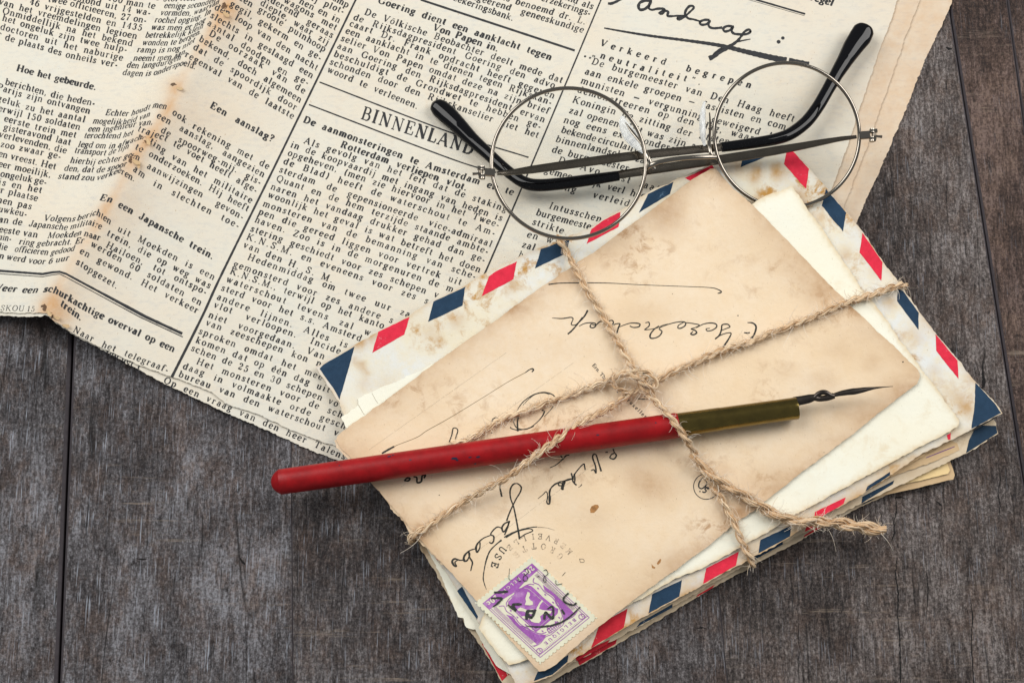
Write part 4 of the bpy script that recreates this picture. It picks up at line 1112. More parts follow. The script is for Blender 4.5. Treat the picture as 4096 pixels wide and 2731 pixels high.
PC = [(1347, 1762), (1349, 1744), (1404, 1698), (1566, 1583), (1753, 1442), (1923, 1323), (2087, 1205), (2197, 1127), (2308, 1051), (2393, 996), (2500, 915), (2590, 852), (2682, 784), (2768, 718), (2810, 694), (2840, 676), (2862, 672), (2878, 690), (2930, 752), (3013, 823),
      (3100, 912), (3187, 1002), (3280, 1100), (3379, 1198), (3520, 1334), (3650, 1456), (3672, 1480), (3680, 1502), (3668, 1536), (3600, 1585), (3496, 1667), (3400, 1745), (3298, 1820), (3200, 1893), (3096, 1974), (3030, 2030), (2985, 2064), (2930, 2098), (2906, 2123), (2817, 2195), (2732, 2255),
      (2600, 2350), (2500, 2425), (2359, 2536), (2219, 2659), (2180, 2681), (2156, 2684), (2134, 2661), (2030, 2545), (1908, 2404), (1800, 2285), (1700, 2178), (1590, 2050), (1483, 1929), (1410, 1838), (1360, 1786)]


def card_stain(x, y):
    s = np.zeros_like(x)
    for cx, cy, rx, ry, a in ((2620, 1945, 95, 75, .55), (2540, 1900, 60, 50, .3), (2900, 1885, 35, 25, .35), (2930, 2060, 60, 40, .5), (2960, 2040, 25, 25, .3), (1950, 2050, 50, 32, .3), (2370, 2060, 90, 50, .2), (3290, 1520, 60, 40, .35), (3150, 1480, 60, 30, .2),
                             (3420, 1640, 120, 60, .3), (3280, 1160, 70, 60, .45), (2700, 870, 60, 90, .35), (2640, 860, 50, 60, .25), (3180, 1070, 90, 60, .2), (3350, 1400, 90, 60, .2), (2560, 1270, 120, 70, .2), (3490, 1450, 40, 30, .35), (2050, 1230, 70, 30, .5), (2290, 1110, 60, 40, .3),
                             (1690, 2130, 30, 50, .4), (2700, 2250, 90, 50, .2), (2200, 1400, 200, 70, .12), (1420, 1790, 60, 40, .2), (3600, 1560, 90, 60, .3), (3060, 1920, 120, 60, .3), (2490, 1010, 80, 40, .2)):
        s += a * np.exp(-((x - cx) / rx) ** 2 - ((y - cy) / ry) ** 2)
    return np.clip(s, 0, 1)


card, zC = letter('postcard', 'tan postcard on top of the pile with a purple stamp and upside down handwriting', 'postcard', 113, PC, 'card', 'edge_light', 4, 0.9, pname='card', stain=card_stain, edge_stain=0.5, edge_w=60)

# printed dotted address lines
ink = Ink()
for a, b in (((1478, 1797), (2031, 1406)), ((1995, 1664), (2160, 1546)), ((2270, 1690), (2385, 1617)), ((2200, 1987), (2465, 1790)), ((1606, 1945), (1624, 1932)), ((1908, 2203), (2190, 1990)), ((2160, 1546), (2300, 1446))):
    L = math.hypot(b[0] - a[0], b[1] - a[1]); k = int(L / 5.2)
    for i in range(k):
        if (a, i) and rng.random() < .12: continue
        ink.dot(a[0] + (b[0] - a[0]) * i / k, a[1] + (b[1] - a[1]) * i / k, .85)
ink.build('dotted_line', zC, M['ink'], card, kind='stuff')
ink = Ink()
text(ink, 'Ern. Thill', [(2368, 1461), (2450, 1560)], 9.5, (.74, -.66), fit=False)
text(ink, 'Bruxelles', [(2495, 1590), (2583, 1676)], 9.5, (.74, -.66))
ink.build('printed_name', zC, M['ink'], card)

C1 = lambda p: off(p, 2100, 1100)
C2 = lambda p: off(p, 1200, 1200)
C3 = lambda p: off(p, 2200, 1600)
C4 = lambda p: off(p, 1300, 1867)
C5 = lambda p: off(p, 1700, 2064)
ink = Ink()
S_ = [
 (C1([(222, 88), (330, 76), (560, 73), (800, 76), (1100, 92), (1500, 107), (1700, 115), (1790, 126), (1848, 155), (1842, 165), (1812, 172)]), [4, 3, 3, 2.2, 1.6, 1.6, 1.8, 2.5, 4, 4, 3]),
 (C1([(255, 403), (350, 408), (430, 397), (452, 412), (435, 462), (470, 470), (510, 440), (560, 385), (590, 330)]), [1.5, 3.5, 3.5, 3, 3, 3, 4, 5, 6]),
 (C1([(540, 395), (490, 465), (440, 522), (402, 555)]), [3, 4, 5, 5]),
 (C1([(508, 480), (560, 455), (615, 448), (660, 455), (665, 478), (640, 495), (614, 488), (622, 462), (665, 470), (700, 440), (740, 430)]), [2, 3, 3.5, 4, 4, 4, 4, 3, 3, 4, 3]),
 (C1([(788, 432), (818, 425), (832, 445), (818, 476), (850, 460), (892, 458), (880, 490), (862, 552)]), [3, 3.5, 4, 4, 3, 4, 4.5, 4.5]),
 (C1([(870, 495), (930, 470), (990, 452), (1050, 452), (1082, 462), (1068, 486), (1020, 492), (985, 478)]), [2, 2.5, 3, 4, 4, 4, 3.5, 3]),
 (C1([(1132, 448), (1165, 444), (1168, 475), (1142, 500), (1125, 513), (1160, 512), (1230, 500), (1300, 470), (1345, 460)]), [2.5, 3.5, 3.5, 3.5, 3, 2.5, 2.5, 2, 2]),
 (C1([(1260, 475), (1215, 510), (1180, 555), (1180, 590), (1220, 592), (1265, 570), (1288, 530), (1262, 505), (1300, 480), (1400, 448), (1480, 438), (1512, 452), (1500, 480), (1462, 500), (1438, 496), (1446, 470), (1490, 445)]), [2.5, 3.5, 5, 5, 3.5, 4, 4, 3, 2.5, 3, 3.5, 4, 4, 4, 3.5, 3, 2.5]),
 (C1([(1510, 446), (1580, 455), (1640, 470), (1600, 494), (1562, 506), (1600, 520), (1614, 542), (1586, 560), (1558, 552), (1580, 530)]), [2.5, 3, 3, 2.5, 3, 4.5, 5, 5, 4, 3]),
 (C1([(1610, 495), (1680, 460), (1750, 450), (1798, 462), (1800, 490), (1760, 518), (1715, 525), (1704, 505), (1740, 500)]), [2.5, 3, 4, 4, 4, 3.5, 3, 3, 2]),
 (C1([(1930, 485), (1905, 462), (1855, 468), (1848, 510), (1828, 565), (1788, 600), (1840, 565), (1900, 545), (1938, 548), (1915, 600), (1862, 680)]), [3.5, 4, 4, 4.5, 5, 4, 3, 3, 3.5, 5, 6]),
 (C1([(1848, 520), (1900, 500), (1930, 488)]), [2.5, 3, 3]),
 (C1([(2092, 446), (2140, 450), (2172, 480), (2166, 530), (2145, 575), (2122, 592), (2150, 590)]), [2.5, 4.5, 6, 6, 5, 4, 3]), (C1([(2060, 540), (2090, 545), (2115, 540)]), [3, 5, 4]),
 (C1([(1065, 1162), (1100, 1166), (1150, 1164), (1158, 1150), (1120, 1136)]), [3, 3, 3, 2.5, 2]),
 # swirl
 (C2([(2345, 885), (2290, 870), (2200, 888), (2110, 945), (2060, 1005), (2045, 1035)]), [2.5, 3, 3.5, 3, 2.5, 1.5]),
 (C1([(-20, 1222), (30, 1170), (90, 1122), (160, 1103), (220, 1108), (262, 1125), (280, 1145)]), [1.5, 2, 3, 4, 4, 3.5, 3]),
 (C1([(268, 1225), (250, 1255), (205, 1305), (180, 1330)]), [1.5, 2, 2, 1.5]),
 (C1([(160, 1268), (182, 1282), (160, 1330), (110, 1385), (40, 1435), (-60, 1455), (-130, 1440), (-135, 1425)]), [4.5, 5, 3.5, 2.5, 2.5, 3, 3, 3]),
 (C2([(2055, 1095), (2045, 1150), (2048, 1232)]), [3, 5, 6]), (C2([(2052, 1100), (2020, 1115), (2010, 1140), (2022, 1180), (2050, 1205), (2120, 1214), (2200, 1185)]), [2, 2.5, 3, 3.5, 3, 2.5, 2.5]),
 (C2([(1402, 1335), (1428, 1265), (1440, 1206), (1470, 1204), (1484, 1228), (1470, 1275), (1460, 1310)]), [3, 4, 3.5, 3, 3.5, 3.5, 3]),
 (C2([(1802, 1150), (1812, 1120), (1840, 1104), (1868, 1110)]), [3, 3.5, 3, 2.5]),
 (C2([(770, 1440), (830, 1405), (886, 1375)]), [5.5, 6.5, 5]),
 (C2([(2120, 680), (2160, 652), (2188, 645), (2196, 658), (2180, 675)]), [2.5, 3, 4.5, 5, 3.5]),
 # below the pen
 (C3([(0, 635), (60, 605), (125, 550), (150, 522), (182, 515)]), [2.5, 3, 4, 4, 3]), (C3([(100, 522), (118, 545), (132, 552)]), [3, 4, 4]),
 (C3([(385, 662), (412, 652), (432, 682), (428, 620), (402, 545), (408, 512), (432, 512), (452, 570), (482, 668)]), [3, 4, 5, 5, 5, 5, 4, 4.5, 6]),
 (C3([(560, 542), (600, 552), (624, 520), (605, 490), (592, 455)]), [4, 5, 5, 4, 3]), (C3([(560, 540), (580, 508), (602, 500)]), [4, 4, 4]), (C3([(520, 490), (545, 488)]), 4),
 (C3([(332, 655), (325, 620), (318, 598), (280, 632), (232, 695), (212, 745), (228, 778), (250, 798)]), [4, 4.5, 4, 3.5, 4, 4.5, 5, 5]), (C3([(200, 684), (208, 715), (212, 745)]), [5, 5, 3]),
 (C3([(300, 790), (285, 808), (268, 818)]), [3, 2, 1]),
 (C3([(212, 735), (170, 742), (128, 760), (85, 770), (82, 798), (112, 800), (142, 765), (130, 800), (118, 838)]), [3, 3.5, 4, 4.5, 4.5, 4, 4, 4.5, 4.5]),
 (C3([(80, 770), (40, 790), (8, 830), (-5, 900), (-10, 950)]), [2.5, 3, 3.5, 4, 4]),
 (C4([(2345, 62), (2350, 110), (2348, 145)]), [5, 5, 4]), (C4([(2350, 108), (2300, 120), (2250, 135), (2232, 160), (2240, 208), (2222, 200), (2232, 160), (2200, 150), (2150, 175), (2110, 225), (2118, 290), (2108, 345), (2086, 330), (2095, 270), (2080, 230), (2050, 258), (2002, 298)]), [2.5, 3, 4, 5, 5, 4, 3, 3, 3, 4, 5, 6, 4, 4, 3, 2.5, 1.5]),
 # signature
 (C4([(1652, 125), (1645, 190), (1655, 240), (1662, 278)]), [4, 4, 6, 6]), (C4([(1648, 155), (1690, 140), (1722, 100)]), [3, 3, 3]),
 (C4([(1830, 678), (1818, 600), (1800, 500), (1780, 400), (1768, 355), (1745, 290), (1742, 215), (1768, 165), (1808, 155), (1845, 188), (1836, 235), (1800, 295), (1768, 358), (1735, 430), (1708, 505)]), [6, 5.5, 5, 4.5, 4, 4.5, 5, 5, 4, 5, 4.5, 4, 4, 4.5, 5]),
 (C4([(1832, 665), (1880, 632), (1952, 600), (1930, 580), (1870, 588), (1790, 612), (1700, 662)]), [3.5, 3.5, 3.5, 3, 3, 3.5, 4]),
 (C4([(1732, 512), (1690, 530), (1664, 570), (1680, 608), (1715, 560), (1735, 505), (1712, 580), (1688, 638)]), [5, 5, 6, 5, 4, 5, 5, 4]),
 (C4([(1672, 580), (1625, 562), (1585, 590), (1558, 632), (1586, 650), (1585, 695), (1566, 716), (1545, 706)]), [3, 4, 4.5, 4, 5, 5, 5, 4]),
 (C4([(1558, 640), (1490, 668), (1440, 712), (1420, 756), (1430, 798), (1455, 760), (1458, 705)]), [3, 3.5, 5, 7, 6, 4, 4]),
 (C4([(1422, 765), (1360, 785), (1312, 832), (1306, 880), (1338, 875), (1362, 820), (1350, 798), (1362, 850), (1386, 895), (1378, 940), (1370, 976)]), [3, 4, 7, 6, 5, 4, 4, 5, 5.5, 4, 3]),
 (C4([(1318, 870), (1270, 875), (1220, 862), (1196, 885), (1212, 922), (1236, 930), (1222, 895), (1250, 872)]), [3.5, 4, 6, 7, 7, 5, 4, 3]),
 (C4([(745, 132), (772, 104), (800, 108), (782, 130), (748, 128)]), [5, 6, 6, 5, 4]), (C4([(832, 92), (862, 98), (868, 145), (905, 135), (915, 82), (945, 75), (930, 105)]), [4, 5, 6, 6, 6, 6, 5]),
]
fat = lambda w_: [a * 1.18 + .3 for a in w_] if not np.isscalar(w_) else w_ * 1.2
for g0, g1 in ((0, 1), (1, 16), (16, 22), (22, 24), (24, 35), (35, 36), (36, None)):
    if g0 == 0: pass
    ink = Ink()
    for p, w_ in S_[g0:g1]: ink.stroke(p, fat(w_), 2.5, .12)
    ink.build('handwriting', zC, M['penink'], card)
ink = Ink()
for x, y, r in ((2120, 1762, 3), (1968, 1730, 2.6), (1757, 1979, 2.2), (3612, 1447, 3), (3296, 1809, 1.5), (2470, 1568, 3), (2690, 1175, 1.6), (2952, 1262, 2.5)): ink.dot(x, y, r)
ink.build('ink_speck', zC, M['penink'], card, kind='stuff')
ink = Ink()
ink.stroke(C2([(886, 1375), (930, 1355), (1100, 1288), (1200, 1222), (1400, 1110), (1700, 928), (1950, 772), (2120, 680)]), [2.5, 1.7, 2.4, 2.2, 2.0, 1.7, 1.8, 2.4], 6)
ink.build('thin_pen_line', zC, M['penfaint'], card)
ink = Ink()
th = np.radians(np.linspace(-88, 395, 60))
cc = (2200 + 1470 * .42535, 1600 + 810 * .42535)
ink.ribbon([(cc[0] + 51 * math.cos(a), cc[1] + 51 * math.sin(a)) for a in np.linspace(0, 2 * math.pi, 50)], 3)
for p, w_ in (([(1428, 735), (1402, 775), (1400, 815), (1428, 830), (1465, 800), (1475, 765), (1445, 740)], 5), ([(1430, 728), (1480, 735)], 4), ([(1455, 805), (1490, 838)], 5),
              ([(1432, 858), (1450, 866), (1470, 852), (1456, 832), (1478, 820), (1500, 828)], 5)):
    ink.stroke(C3(p), w_, 2)
ink.dot(2200 + 1410 * .42535, 1600 + 857 * .42535, 3)
ink.build('printed_emblem', zC, M['ink'], card)

# rust flecks on the card
for q in ([(2366, 2024), (2380, 2017), (2392, 2018), (2396, 2026), (2388, 2038), (2376, 2050), (2362, 2050), (2360, 2036)], [(2632, 2244), (2640, 2234), (2645, 2236), (2642, 2248), (2632, 2258), (2627, 2252)],
          [(2606, 2254), (2612, 2262), (2622, 2268), (2618, 2273), (2608, 2270)]):
    patch('rust_fleck', q, zC, plain('rust', sr(190, 136, 80), 0.9, var=0.6, vscale=900) if 'rust' not in bpy.data.materials else bpy.data.materials['rust'], card, lift=.4, grid=12, step=5)

# the stamp
T_, L_, R_ = np.array((2127., 2252.)), np.array((1931., 2411.)), np.array((2357., 2468.))


def SP(u, v): return tuple(T_ + (L_ - T_) * u + (R_ - T_) * v)


def perf():
    out = []
    lo, hu, hv = 0.085, 1.085, 1.07
    c = [(-.085, -.07), (1.085, -.07), (1.085, 1.07), (-.085, 1.07)]
    n = [15, 18, 15, 18]
    for i in range(4):
        a, b = np.array(SP(*c[i])), np.array(SP(*c[(i + 1) % 4]))
        d = (b - a) / n[i]; nr = np.array([d[1], -d[0]]) / np.hypot(*d)
        ctr = np.array(SP(.5, .5))
        if np.dot(nr, a + (b - a) / 2 - ctr) > 0: nr = -nr
        for j in range(n[i]):
            for t_, h_ in ((0, 0), (.25, 0), (.38, 4.2), (.5, 5.4), (.62, 4.2), (.75, 0)):
                out.append(tuple(a + d * (j + t_) + nr * h_))
    return out


zS = lambda x, y: zC(x, y) + 2.2
pf = perf()
v, f = fill(np.array(pf), 24)
st = part('postage_stamp', P(v[:, 0], v[:, 1], zS(v[:, 0], v[:, 1])), f, M['stamp'], card, smooth=True, label='mauve postage stamp with a lion on a shield')
# its paper thickness: a rim down to the card
pa = np.array(pf); topv = P(pa[:, 0], pa[:, 1], zS(pa[:, 0], pa[:, 1])); botv = topv - np.array([0, 0, 2 * U]); nn = len(pa)
part('stamp_edge', np.vstack([topv, botv]), [(i, i + nn, (i + 1) % nn + nn, (i + 1) % nn) for i in range(nn)], M['stamp'], st)


def spoly(name, uv, mat='purple', lift=.7, step=8): patch(name, [SP(*p) for p in uv], zS, M[mat], st, lift=lift, grid=20, step=step)


def sline(ink, uv, w_, smooth=True): ink.stroke([SP(*p) for p in uv], w_, 3)


spoly('stamp_print', [(0, 0), (1, 0), (1, .115), (.72, .125), (.5, .15), (.28, .125), (0, .115)])
patch('stamp_shield', C5([(960, 643), (1000, 655), (1040, 690), (1110, 760), (1180, 815), (1252, 878), (1248, 910), (1205, 955), (1150, 1000), (1090, 1050), (1042, 1088), (985, 1030), (900, 950), (820, 870), (778, 830), (790, 795), (830, 752), (848, 700), (870, 680), (920, 668)]), zS, M['purple'], st, lift=.7, grid=20, step=8)
ink = Ink()
for uv in ([(0, 0), (0, 1)], [(1, 0), (1, 1)], [(0, 1), (1, 1)], [(.03, .1), (.03, .97)], [(.97, .1), (.97, .97)], [(.0, .97), (1, .97)]): sline(ink, uv, 2.4)
for i in range(11): sline(ink, [(.055 + .012 * (i % 5), .14 + .0 * i), (.055 + .012 * (i % 5), .80)], 1.0)
for i in range(5): sline(ink, [(.945 - .012 * i, .14), (.945 - .012 * i, .80)], 1.0)
for m_ in (lambda u: u, lambda u: 1 - u):
    spoly('stamp_drape', [(m_(u), v_) for u, v_ in ((.115, .85), (.10, .5), (.125, .30), (.165, .36), (.15, .5), (.18, .62), (.25, .76), (.33, .825), (.22, .85))])
# draped mantle and its folds
for m in (lambda u: u, lambda u: 1 - u):
    for k in range(6):
        sline(ink, [(m(.12 + .012 * k), .84 - .02 * k), (m(.13 + .016 * k), .66 - .01 * k), (m(.11 + .006 * k), .5), (m(.135 + .01 * k), .36)], [3, 2, 1.6, 1])
    sline(ink, [(m(.14), .16), (m(.2), .2), (m(.17), .27), (m(.19), .38), (m(.17), .5), (m(.2), .62), (m(.27), .76), (m(.36), .80)], 3.2)
    sline(ink, [(m(.5), .17), (m(.38), .165), (m(.27), .185), (m(.22), .23)], 3)
    sline(ink, [(m(.05), .84), (m(.16), .86), (m(.3), .84), (m(.38), .86), (m(.5), .86)], 2.6)
    sline(ink, [(m(.04), .82), (m(.12), .845), (m(.28), .82), (m(.4), .84)], 1.4)
for u in np.linspace(.05, .95, 34): sline(ink, [(u, .945), (u, .968)], .9)
for u, v_ in ((.22, .3), (.215, .42), (.22, .56), (.25, .66), (.33, .76), (.78, .3), (.785, .42), (.78, .56), (.75, .66), (.67, .76), (.3, .2), (.4, .175), (.6, .175), (.7, .2), (.5, .165), (.42, .775), (.58, .775)):
    x_, y_ = SP(u, v_); ink.ribbon([SP(u, v_ - .018), SP(u, v_), SP(u, v_ + .014)], [1, 6, 1.5])
# crown
for k in range(7): sline(ink, [(.40 + .033 * k, .775), (.39 + .037 * k, .82), (.42 + .027 * k, .85)], 3.2)
sline(ink, [(.39, .785), (.61, .785)], 4); sline(ink, [(.38, .815), (.62, .815)], 2)
text(ink, 'BELGIQUE', [SP(.17, .885), SP(.83, .885)], 8.6, np.array(SP(.5, 1)) - np.array(SP(.5, 0)), bold=True, wmul=.8)
for u in (.07, .93):
    ink.ribbon([SP(u + .045 * math.cos(a), .93 + .035 * math.sin(a)) for a in np.linspace(0, 6.3, 16)], 3)
    text(ink, '2', [SP(u - .025, .913), SP(u + .03, .913)], 7, np.array(SP(.5, 1)) - np.array(SP(.5, 0)), bold=True)
ink.build('stamp_lines', zS, M['purple'], st, lift=1.0)
ink = Ink()
UPS = np.array(SP(.5, 1)) - np.array(SP(.5, 0))
text(ink, '20c', [SP(.03, .022), SP(.24, .022)], 13, UPS, bold=True)
text(ink, '20c', [SP(.76, .022), SP(.98, .022)], 13, UPS, bold=True)
text(ink, 'BELGIË', [SP(.30, .03), SP(.71, .03)], 8.2, UPS, bold=True, wmul=.8)
for uv in ([(930, 672), (985, 690), (1100, 790), (1225, 892)], [(800, 832), (900, 935), (1040, 1065)], [(1228, 900), (1130, 990), (1048, 1064)]): ink.stroke(C5(uv), 1.0)
ink.build('stamp_white_lines', zS, M['stamp'], st, lift=1.5)

for q in ([(965, 708), (985, 718), (988, 742), (976, 764), (992, 788), (1012, 800), (1016, 828), (985, 836), (938, 832), (950, 800), (944, 770), (954, 738)],
          [(1100, 783), (1112, 796), (1082, 832), (1072, 868), (1110, 880), (1192, 888), (1182, 912), (1112, 916), (1082, 940), (1092, 978), (1072, 1002), (1030, 998), (998, 986), (984, 960), (1020, 950), (1040, 910), (1050, 860), (1074, 815)],
          [(868, 872), (898, 854), (962, 880), (1010, 870), (1040, 900), (1000, 920), (960, 905), (926, 892), (880, 888)], [(905, 940), (940, 935), (985, 965), (960, 970), (920, 955)]):
    patch('stamp_lion', C5(q), zS, M['stamp'], st, lift=1.6, grid=14, step=5)

# postmark
def zPM(x, y):
    m = inside(np.atleast_1d(np.asarray(x, float)), np.atleast_1d(np.asarray(y, float)), [SP(-.085, -.07), SP(1.085, -.07), SP(1.085, 1.07), SP(-.085, 1.07)])
    return zC(x, y) + 4.4 * m


ink = Ink()
for p, w_ in ((C4([(1518, 1150), (1500, 1100), (1488, 1040), (1500, 950), (1518, 870), (1550, 790), (1600, 735), (1660, 685)]), [1.5, 3, 4, 3.5, 6, 5, 4, 6]),
              (C4([(1685, 660), (1730, 632), (1790, 605), (1870, 580), (1940, 566), (1995, 562)]), [5, 4, 4, 4, 3.5, 4]),
              (C5([(950, 1028), (1050, 1037), (1130, 1032), (1200, 1022), (1290, 990), (1370, 935), (1460, 850)]), [3, 6, 7, 7, 7, 6, 4]),
              (C5([(1350, 720), (1318, 750), (1300, 785), (1330, 815), (1395, 832), (1425, 812)]), 7),
              (C5([(1285, 875), (1312, 920)]), 8), (C5([(1120, 970), (1135, 905), (1200, 960), (1200, 850), (1150, 870)]), [9, 11, 9, 8, 5]),
              (C5([(955, 970), (965, 895), (1035, 890)]), [11, 12, 8]), (C5([(955, 900), (1000, 950), (1040, 875)]), [9, 11, 9]), (C5([(780, 830), (850, 880), (830, 830), (910, 825)]), [8, 11, 10, 8]),
              (C5([(620, 770), (720, 770), (680, 820), (640, 850)]), [6, 9, 8, 5]), (C5([(650, 715), (780, 705)]), [8, 9]),
              (C5([(930, 500), (960, 492), (970, 530), (930, 560), (925, 600), (958, 605), (962, 570), (930, 540)]), 2.6), (C5([(870, 570), (880, 605), (905, 610)]), 2.6),
              (C5([(1115, 510), (1140, 500), (1155, 540), (1120, 570), (1115, 610), (1135, 615), (1135, 580), (1110, 545)]), 2.6), (C5([(1055, 565), (1075, 562)]), 2.6), (C5([(1230, 600), (1235, 640), (1290, 632)]), 2.4),
              (C5([(1290, 560), (1320, 525)]), 2), (C5([(795, 490), (790, 590), (820, 595)]), 1.8)):
    ink.stroke(p, w_, 3, .3)
for c, a in (('U', -143), ('S', -154), ('E', -165)):
    a = math.radians(a); o_ = np.array((2150., 2305.)) + 190 * np.array((math.cos(a), math.sin(a))); tg = np.array((math.sin(a), -math.cos(a)))
    text(ink, c, [o_ - tg * 13, o_ + tg * 13], 18, -np.array((math.cos(a), math.sin(a))), plainface=True, wmul=1.1)
ink.build('postmark', zPM, M['postmark'], card, lift=.9)
ink = Ink()
ctr = np.array((2150., 2305.))
for s, r, a0, a1 in (('MERVEILLE', 172, -39, -134), ('GROTTE', 134, -43, -134)):
    for i, c in enumerate(s):
        a = math.radians(a0 + (a1 - a0) * i / (len(s) - 1))
        o_ = ctr + r * np.array((math.cos(a), math.sin(a)))
        tg = np.array((math.sin(a), -math.cos(a))); up_ = -np.array((math.cos(a), math.sin(a)))
        text(ink, c, [o_ - tg * 11, o_ + tg * 11], 15 if r < 140 else 14, up_, plainface=True, wmul=.9)
ink.stroke(C4([(2000, 565), (2080, 570), (2160, 592)]), [2, 1.4, 1]); ink.stroke(C5([(1450, 400), (1490, 402), (1495, 430), (1462, 428), (1455, 402)]), 2)
ink.build('faint_postmark_letters', zPM, M['postfaint'], card, lift=.9)

# ------------------------------------------------------------------ round things
def sweep(name, pts, ra, rb, mat, parent=None, n=12, caps=True, zup=(0, 0, 1), shape=2.0, label=None):
    """tube of elliptic section along pts (metres); ra sideways, rb upwards (in plan units)"""
    pts = np.asarray(pts, float); m = len(pts)
    ra = np.broadcast_to(np.asarray(ra, float), (m,)) * U; rb = np.broadcast_to(np.asarray(rb, float), (m,)) * U
    d = np.gradient(pts, axis=0); d /= np.linalg.norm(d, axis=1)[:, None] + 1e-12
    zu = np.asarray(zup, float)
    sd = np.cross(d, zu); sd /= np.linalg.norm(sd, axis=1)[:, None] + 1e-12
    up = np.cross(sd, d)
    a = np.linspace(0, 2 * np.pi, n, endpoint=False)
    ca = np.sign(np.cos(a)) * np.abs(np.cos(a)) ** (2 / shape); sa = np.sign(np.sin(a)) * np.abs(np.sin(a)) ** (2 / shape)
    v = pts[:, None, :] + sd[:, None, :] * (ra[:, None] * ca)[:, :, None] + up[:, None, :] * (rb[:, None] * sa)[:, :, None]
    v = v.reshape(-1, 3)
    f = [(i * n + j, i * n + (j + 1) % n, (i + 1) * n + (j + 1) % n, (i + 1) * n + j) for i in range(m - 1) for j in range(n)]
    f = [q[::-1] for q in f]
    if caps: f += [tuple(range(n)), tuple(reversed([(m - 1) * n + j for j in range(n)]))]
    o = part(name, v, f, mat, parent, smooth=True, label=label)
    try: o.data.set_sharp_from_angle(angle=math.radians(45))
    except Exception: pass
    return o


def path(pts, step=8, sm=True):
    """plan points (x, y, z) -> smooth path in metres"""
    p = catmull(np.array(pts, float), step) if sm else np.array(pts, float)
    return P(p[:, 0], p[:, 1], p[:, 2])


def along(vals, n): return np.interp(np.linspace(0, 1, n), np.linspace(0, 1, len(vals)), vals)


# ------------------------------------------------------------------ spectacles
M['chrome'] = plain('polished_steel', (0.30, 0.27, 0.23), 0.10, 1.0)
M['satin'] = plain('satin_steel', (0.15, 0.13, 0.105), 0.22, 1.0, var=0.25, vscale=200)
M['acetate'] = plain('black_acetate', (0.003, 0.003, 0.004), 0.04, 0, 0.3)
gm = NT('clear_lens')
for nd in list(gm.t.nodes):
    if nd.name == 'Principled BSDF': gm.t.nodes.remove(nd)
tr = gm.n('ShaderNodeBsdfTransparent'); tr.inputs[0].default_value = (0.975, 0.98, 0.978, 1)
gl = gm.n('ShaderNodeBsdfGlossy'); gl.inputs['Roughness'].default_value = 0.02
fr = gm.n('ShaderNodeFresnel'); fr.inputs[0].default_value = 1.06
mx = gm.n('ShaderNodeMixShader')
gm.l(fr.outputs[0], mx.inputs[0]); gm.l(tr.outputs[0], mx.inputs[1]); gm.l(gl.outputs[0], mx.inputs[2])
gm.l(mx.outputs[0], gm.t.nodes['Material Output'].inputs[0])
M['lens'] = gm.m
pad = NT('clear_silicone')
pad.col((0.92, 0.94, 0.95)); pad.b.inputs['Roughness'].default_value = 0.12
pad.b.inputs['Transmission Weight'].default_value = 0.55; pad.b.inputs['IOR'].default_value = 1.12; pad.b.inputs['Roughness'].default_value = 0.25
M['pad'] = pad.m

spec = thing('spectacles', 'round wire spectacles with folded temples and black tips, lying on the newspaper', 'glasses', V3(2560, 640, 20))
rings = {}
for cx, cy, zc, r, phi in ((2274, 652, 0.0160, 307.5, 8), (3147, 541, 0.0128, 293, 14)):
    c = V3(cx, cy, zc / U)
    ph = math.radians(phi)
    ex = np.array((1., 0, 0)); ey = np.array((0, math.cos(ph), math.sin(ph))); ez = np.cross(ex, ey)
    a = np.linspace(0, 2 * np.pi, 121)[:-1]
    R = r * U
    prof = [(math.cos(b) * 7.8 * U, math.sin(b) * 9.5 * U) for b in np.linspace(0, 2 * np.pi, 14, endpoint=False)]
    v = []; f = []
    for ai in a:
        rad = ex * math.cos(ai) + ey * math.sin(ai)
        for pr, pz in prof: v.append(c + rad * (R + pr) + ez * pz)
    n = len(prof); m = len(a)
    for i in range(m):
        for j in range(n): f.append((i * n + j, ((i + 1) % m) * n + j, ((i + 1) % m) * n + (j + 1) % n, i * n + (j + 1) % n))
    part('rim', v, f, M['chrome'], spec, smooth=True)
    # slightly domed lens
    v = [c + ez * 3 * U]; f = []
    for k, q in enumerate((.35, .65, .85, .985)):
        for ai in a[::2]: v.append(c + (ex * math.cos(ai) + ey * math.sin(ai)) * R * q + ez * (3 * (1 - q * q)) * U)
    h = len(a[::2])
    for j in range(h): f.append((0, 1 + j, 1 + (j + 1) % h))
    for k in range(3):
        for j in range(h): f.append((1 + k * h + j, 1 + (k + 1) * h + j, 1 + (k + 1) * h + (j + 1) % h, 1 + k * h + (j + 1) % h))
    part('lens', v, f, M['lens'], spec, smooth=True)
    rings[cx] = (c, ex, ey, ez, R)

zl = 0.0160 / U - 4; zr = 0.0128 / U
# bridge and the brackets that carry the nose pads
sweep('bridge', path([(2590, 672, 208), (2606, 660, 226), (2640, 648, 232), (2700, 637, 236), (2770, 630, 232), (2830, 628, 222), (2862, 628, 206)]), 10, 8, M['chrome'], spec)
sweep('pad_bracket', path([(2574, 596, 200), (2584, 610, 214), (2594, 634, 218), (2606, 660, 214), (2618, 676, 206)]), [6, 8, 9, 9, 7] and 8, 7, M['chrome'], spec)
sweep('pad_bracket', path([(2836, 566, 196), (2838, 590, 206), (2842, 612, 208), (2850, 626, 204)]), 8, 7, M['chrome'], spec)
p_ = path([(2578, 600, 204), (2560, 568, 190), (2530, 530, 172), (2502, 492, 158)]); sweep('pad_arm', p_, along([6, 6, 7, 2], len(p_)), 3, M['chrome'], spec)
p_ = path([(2838, 560, 200), (2840, 520, 190), (2840, 480, 178), (2838, 452, 170)]); sweep('pad_arm', p_, along([5, 5, 4, 2.5], len(p_)), 3, M['satin'], spec)
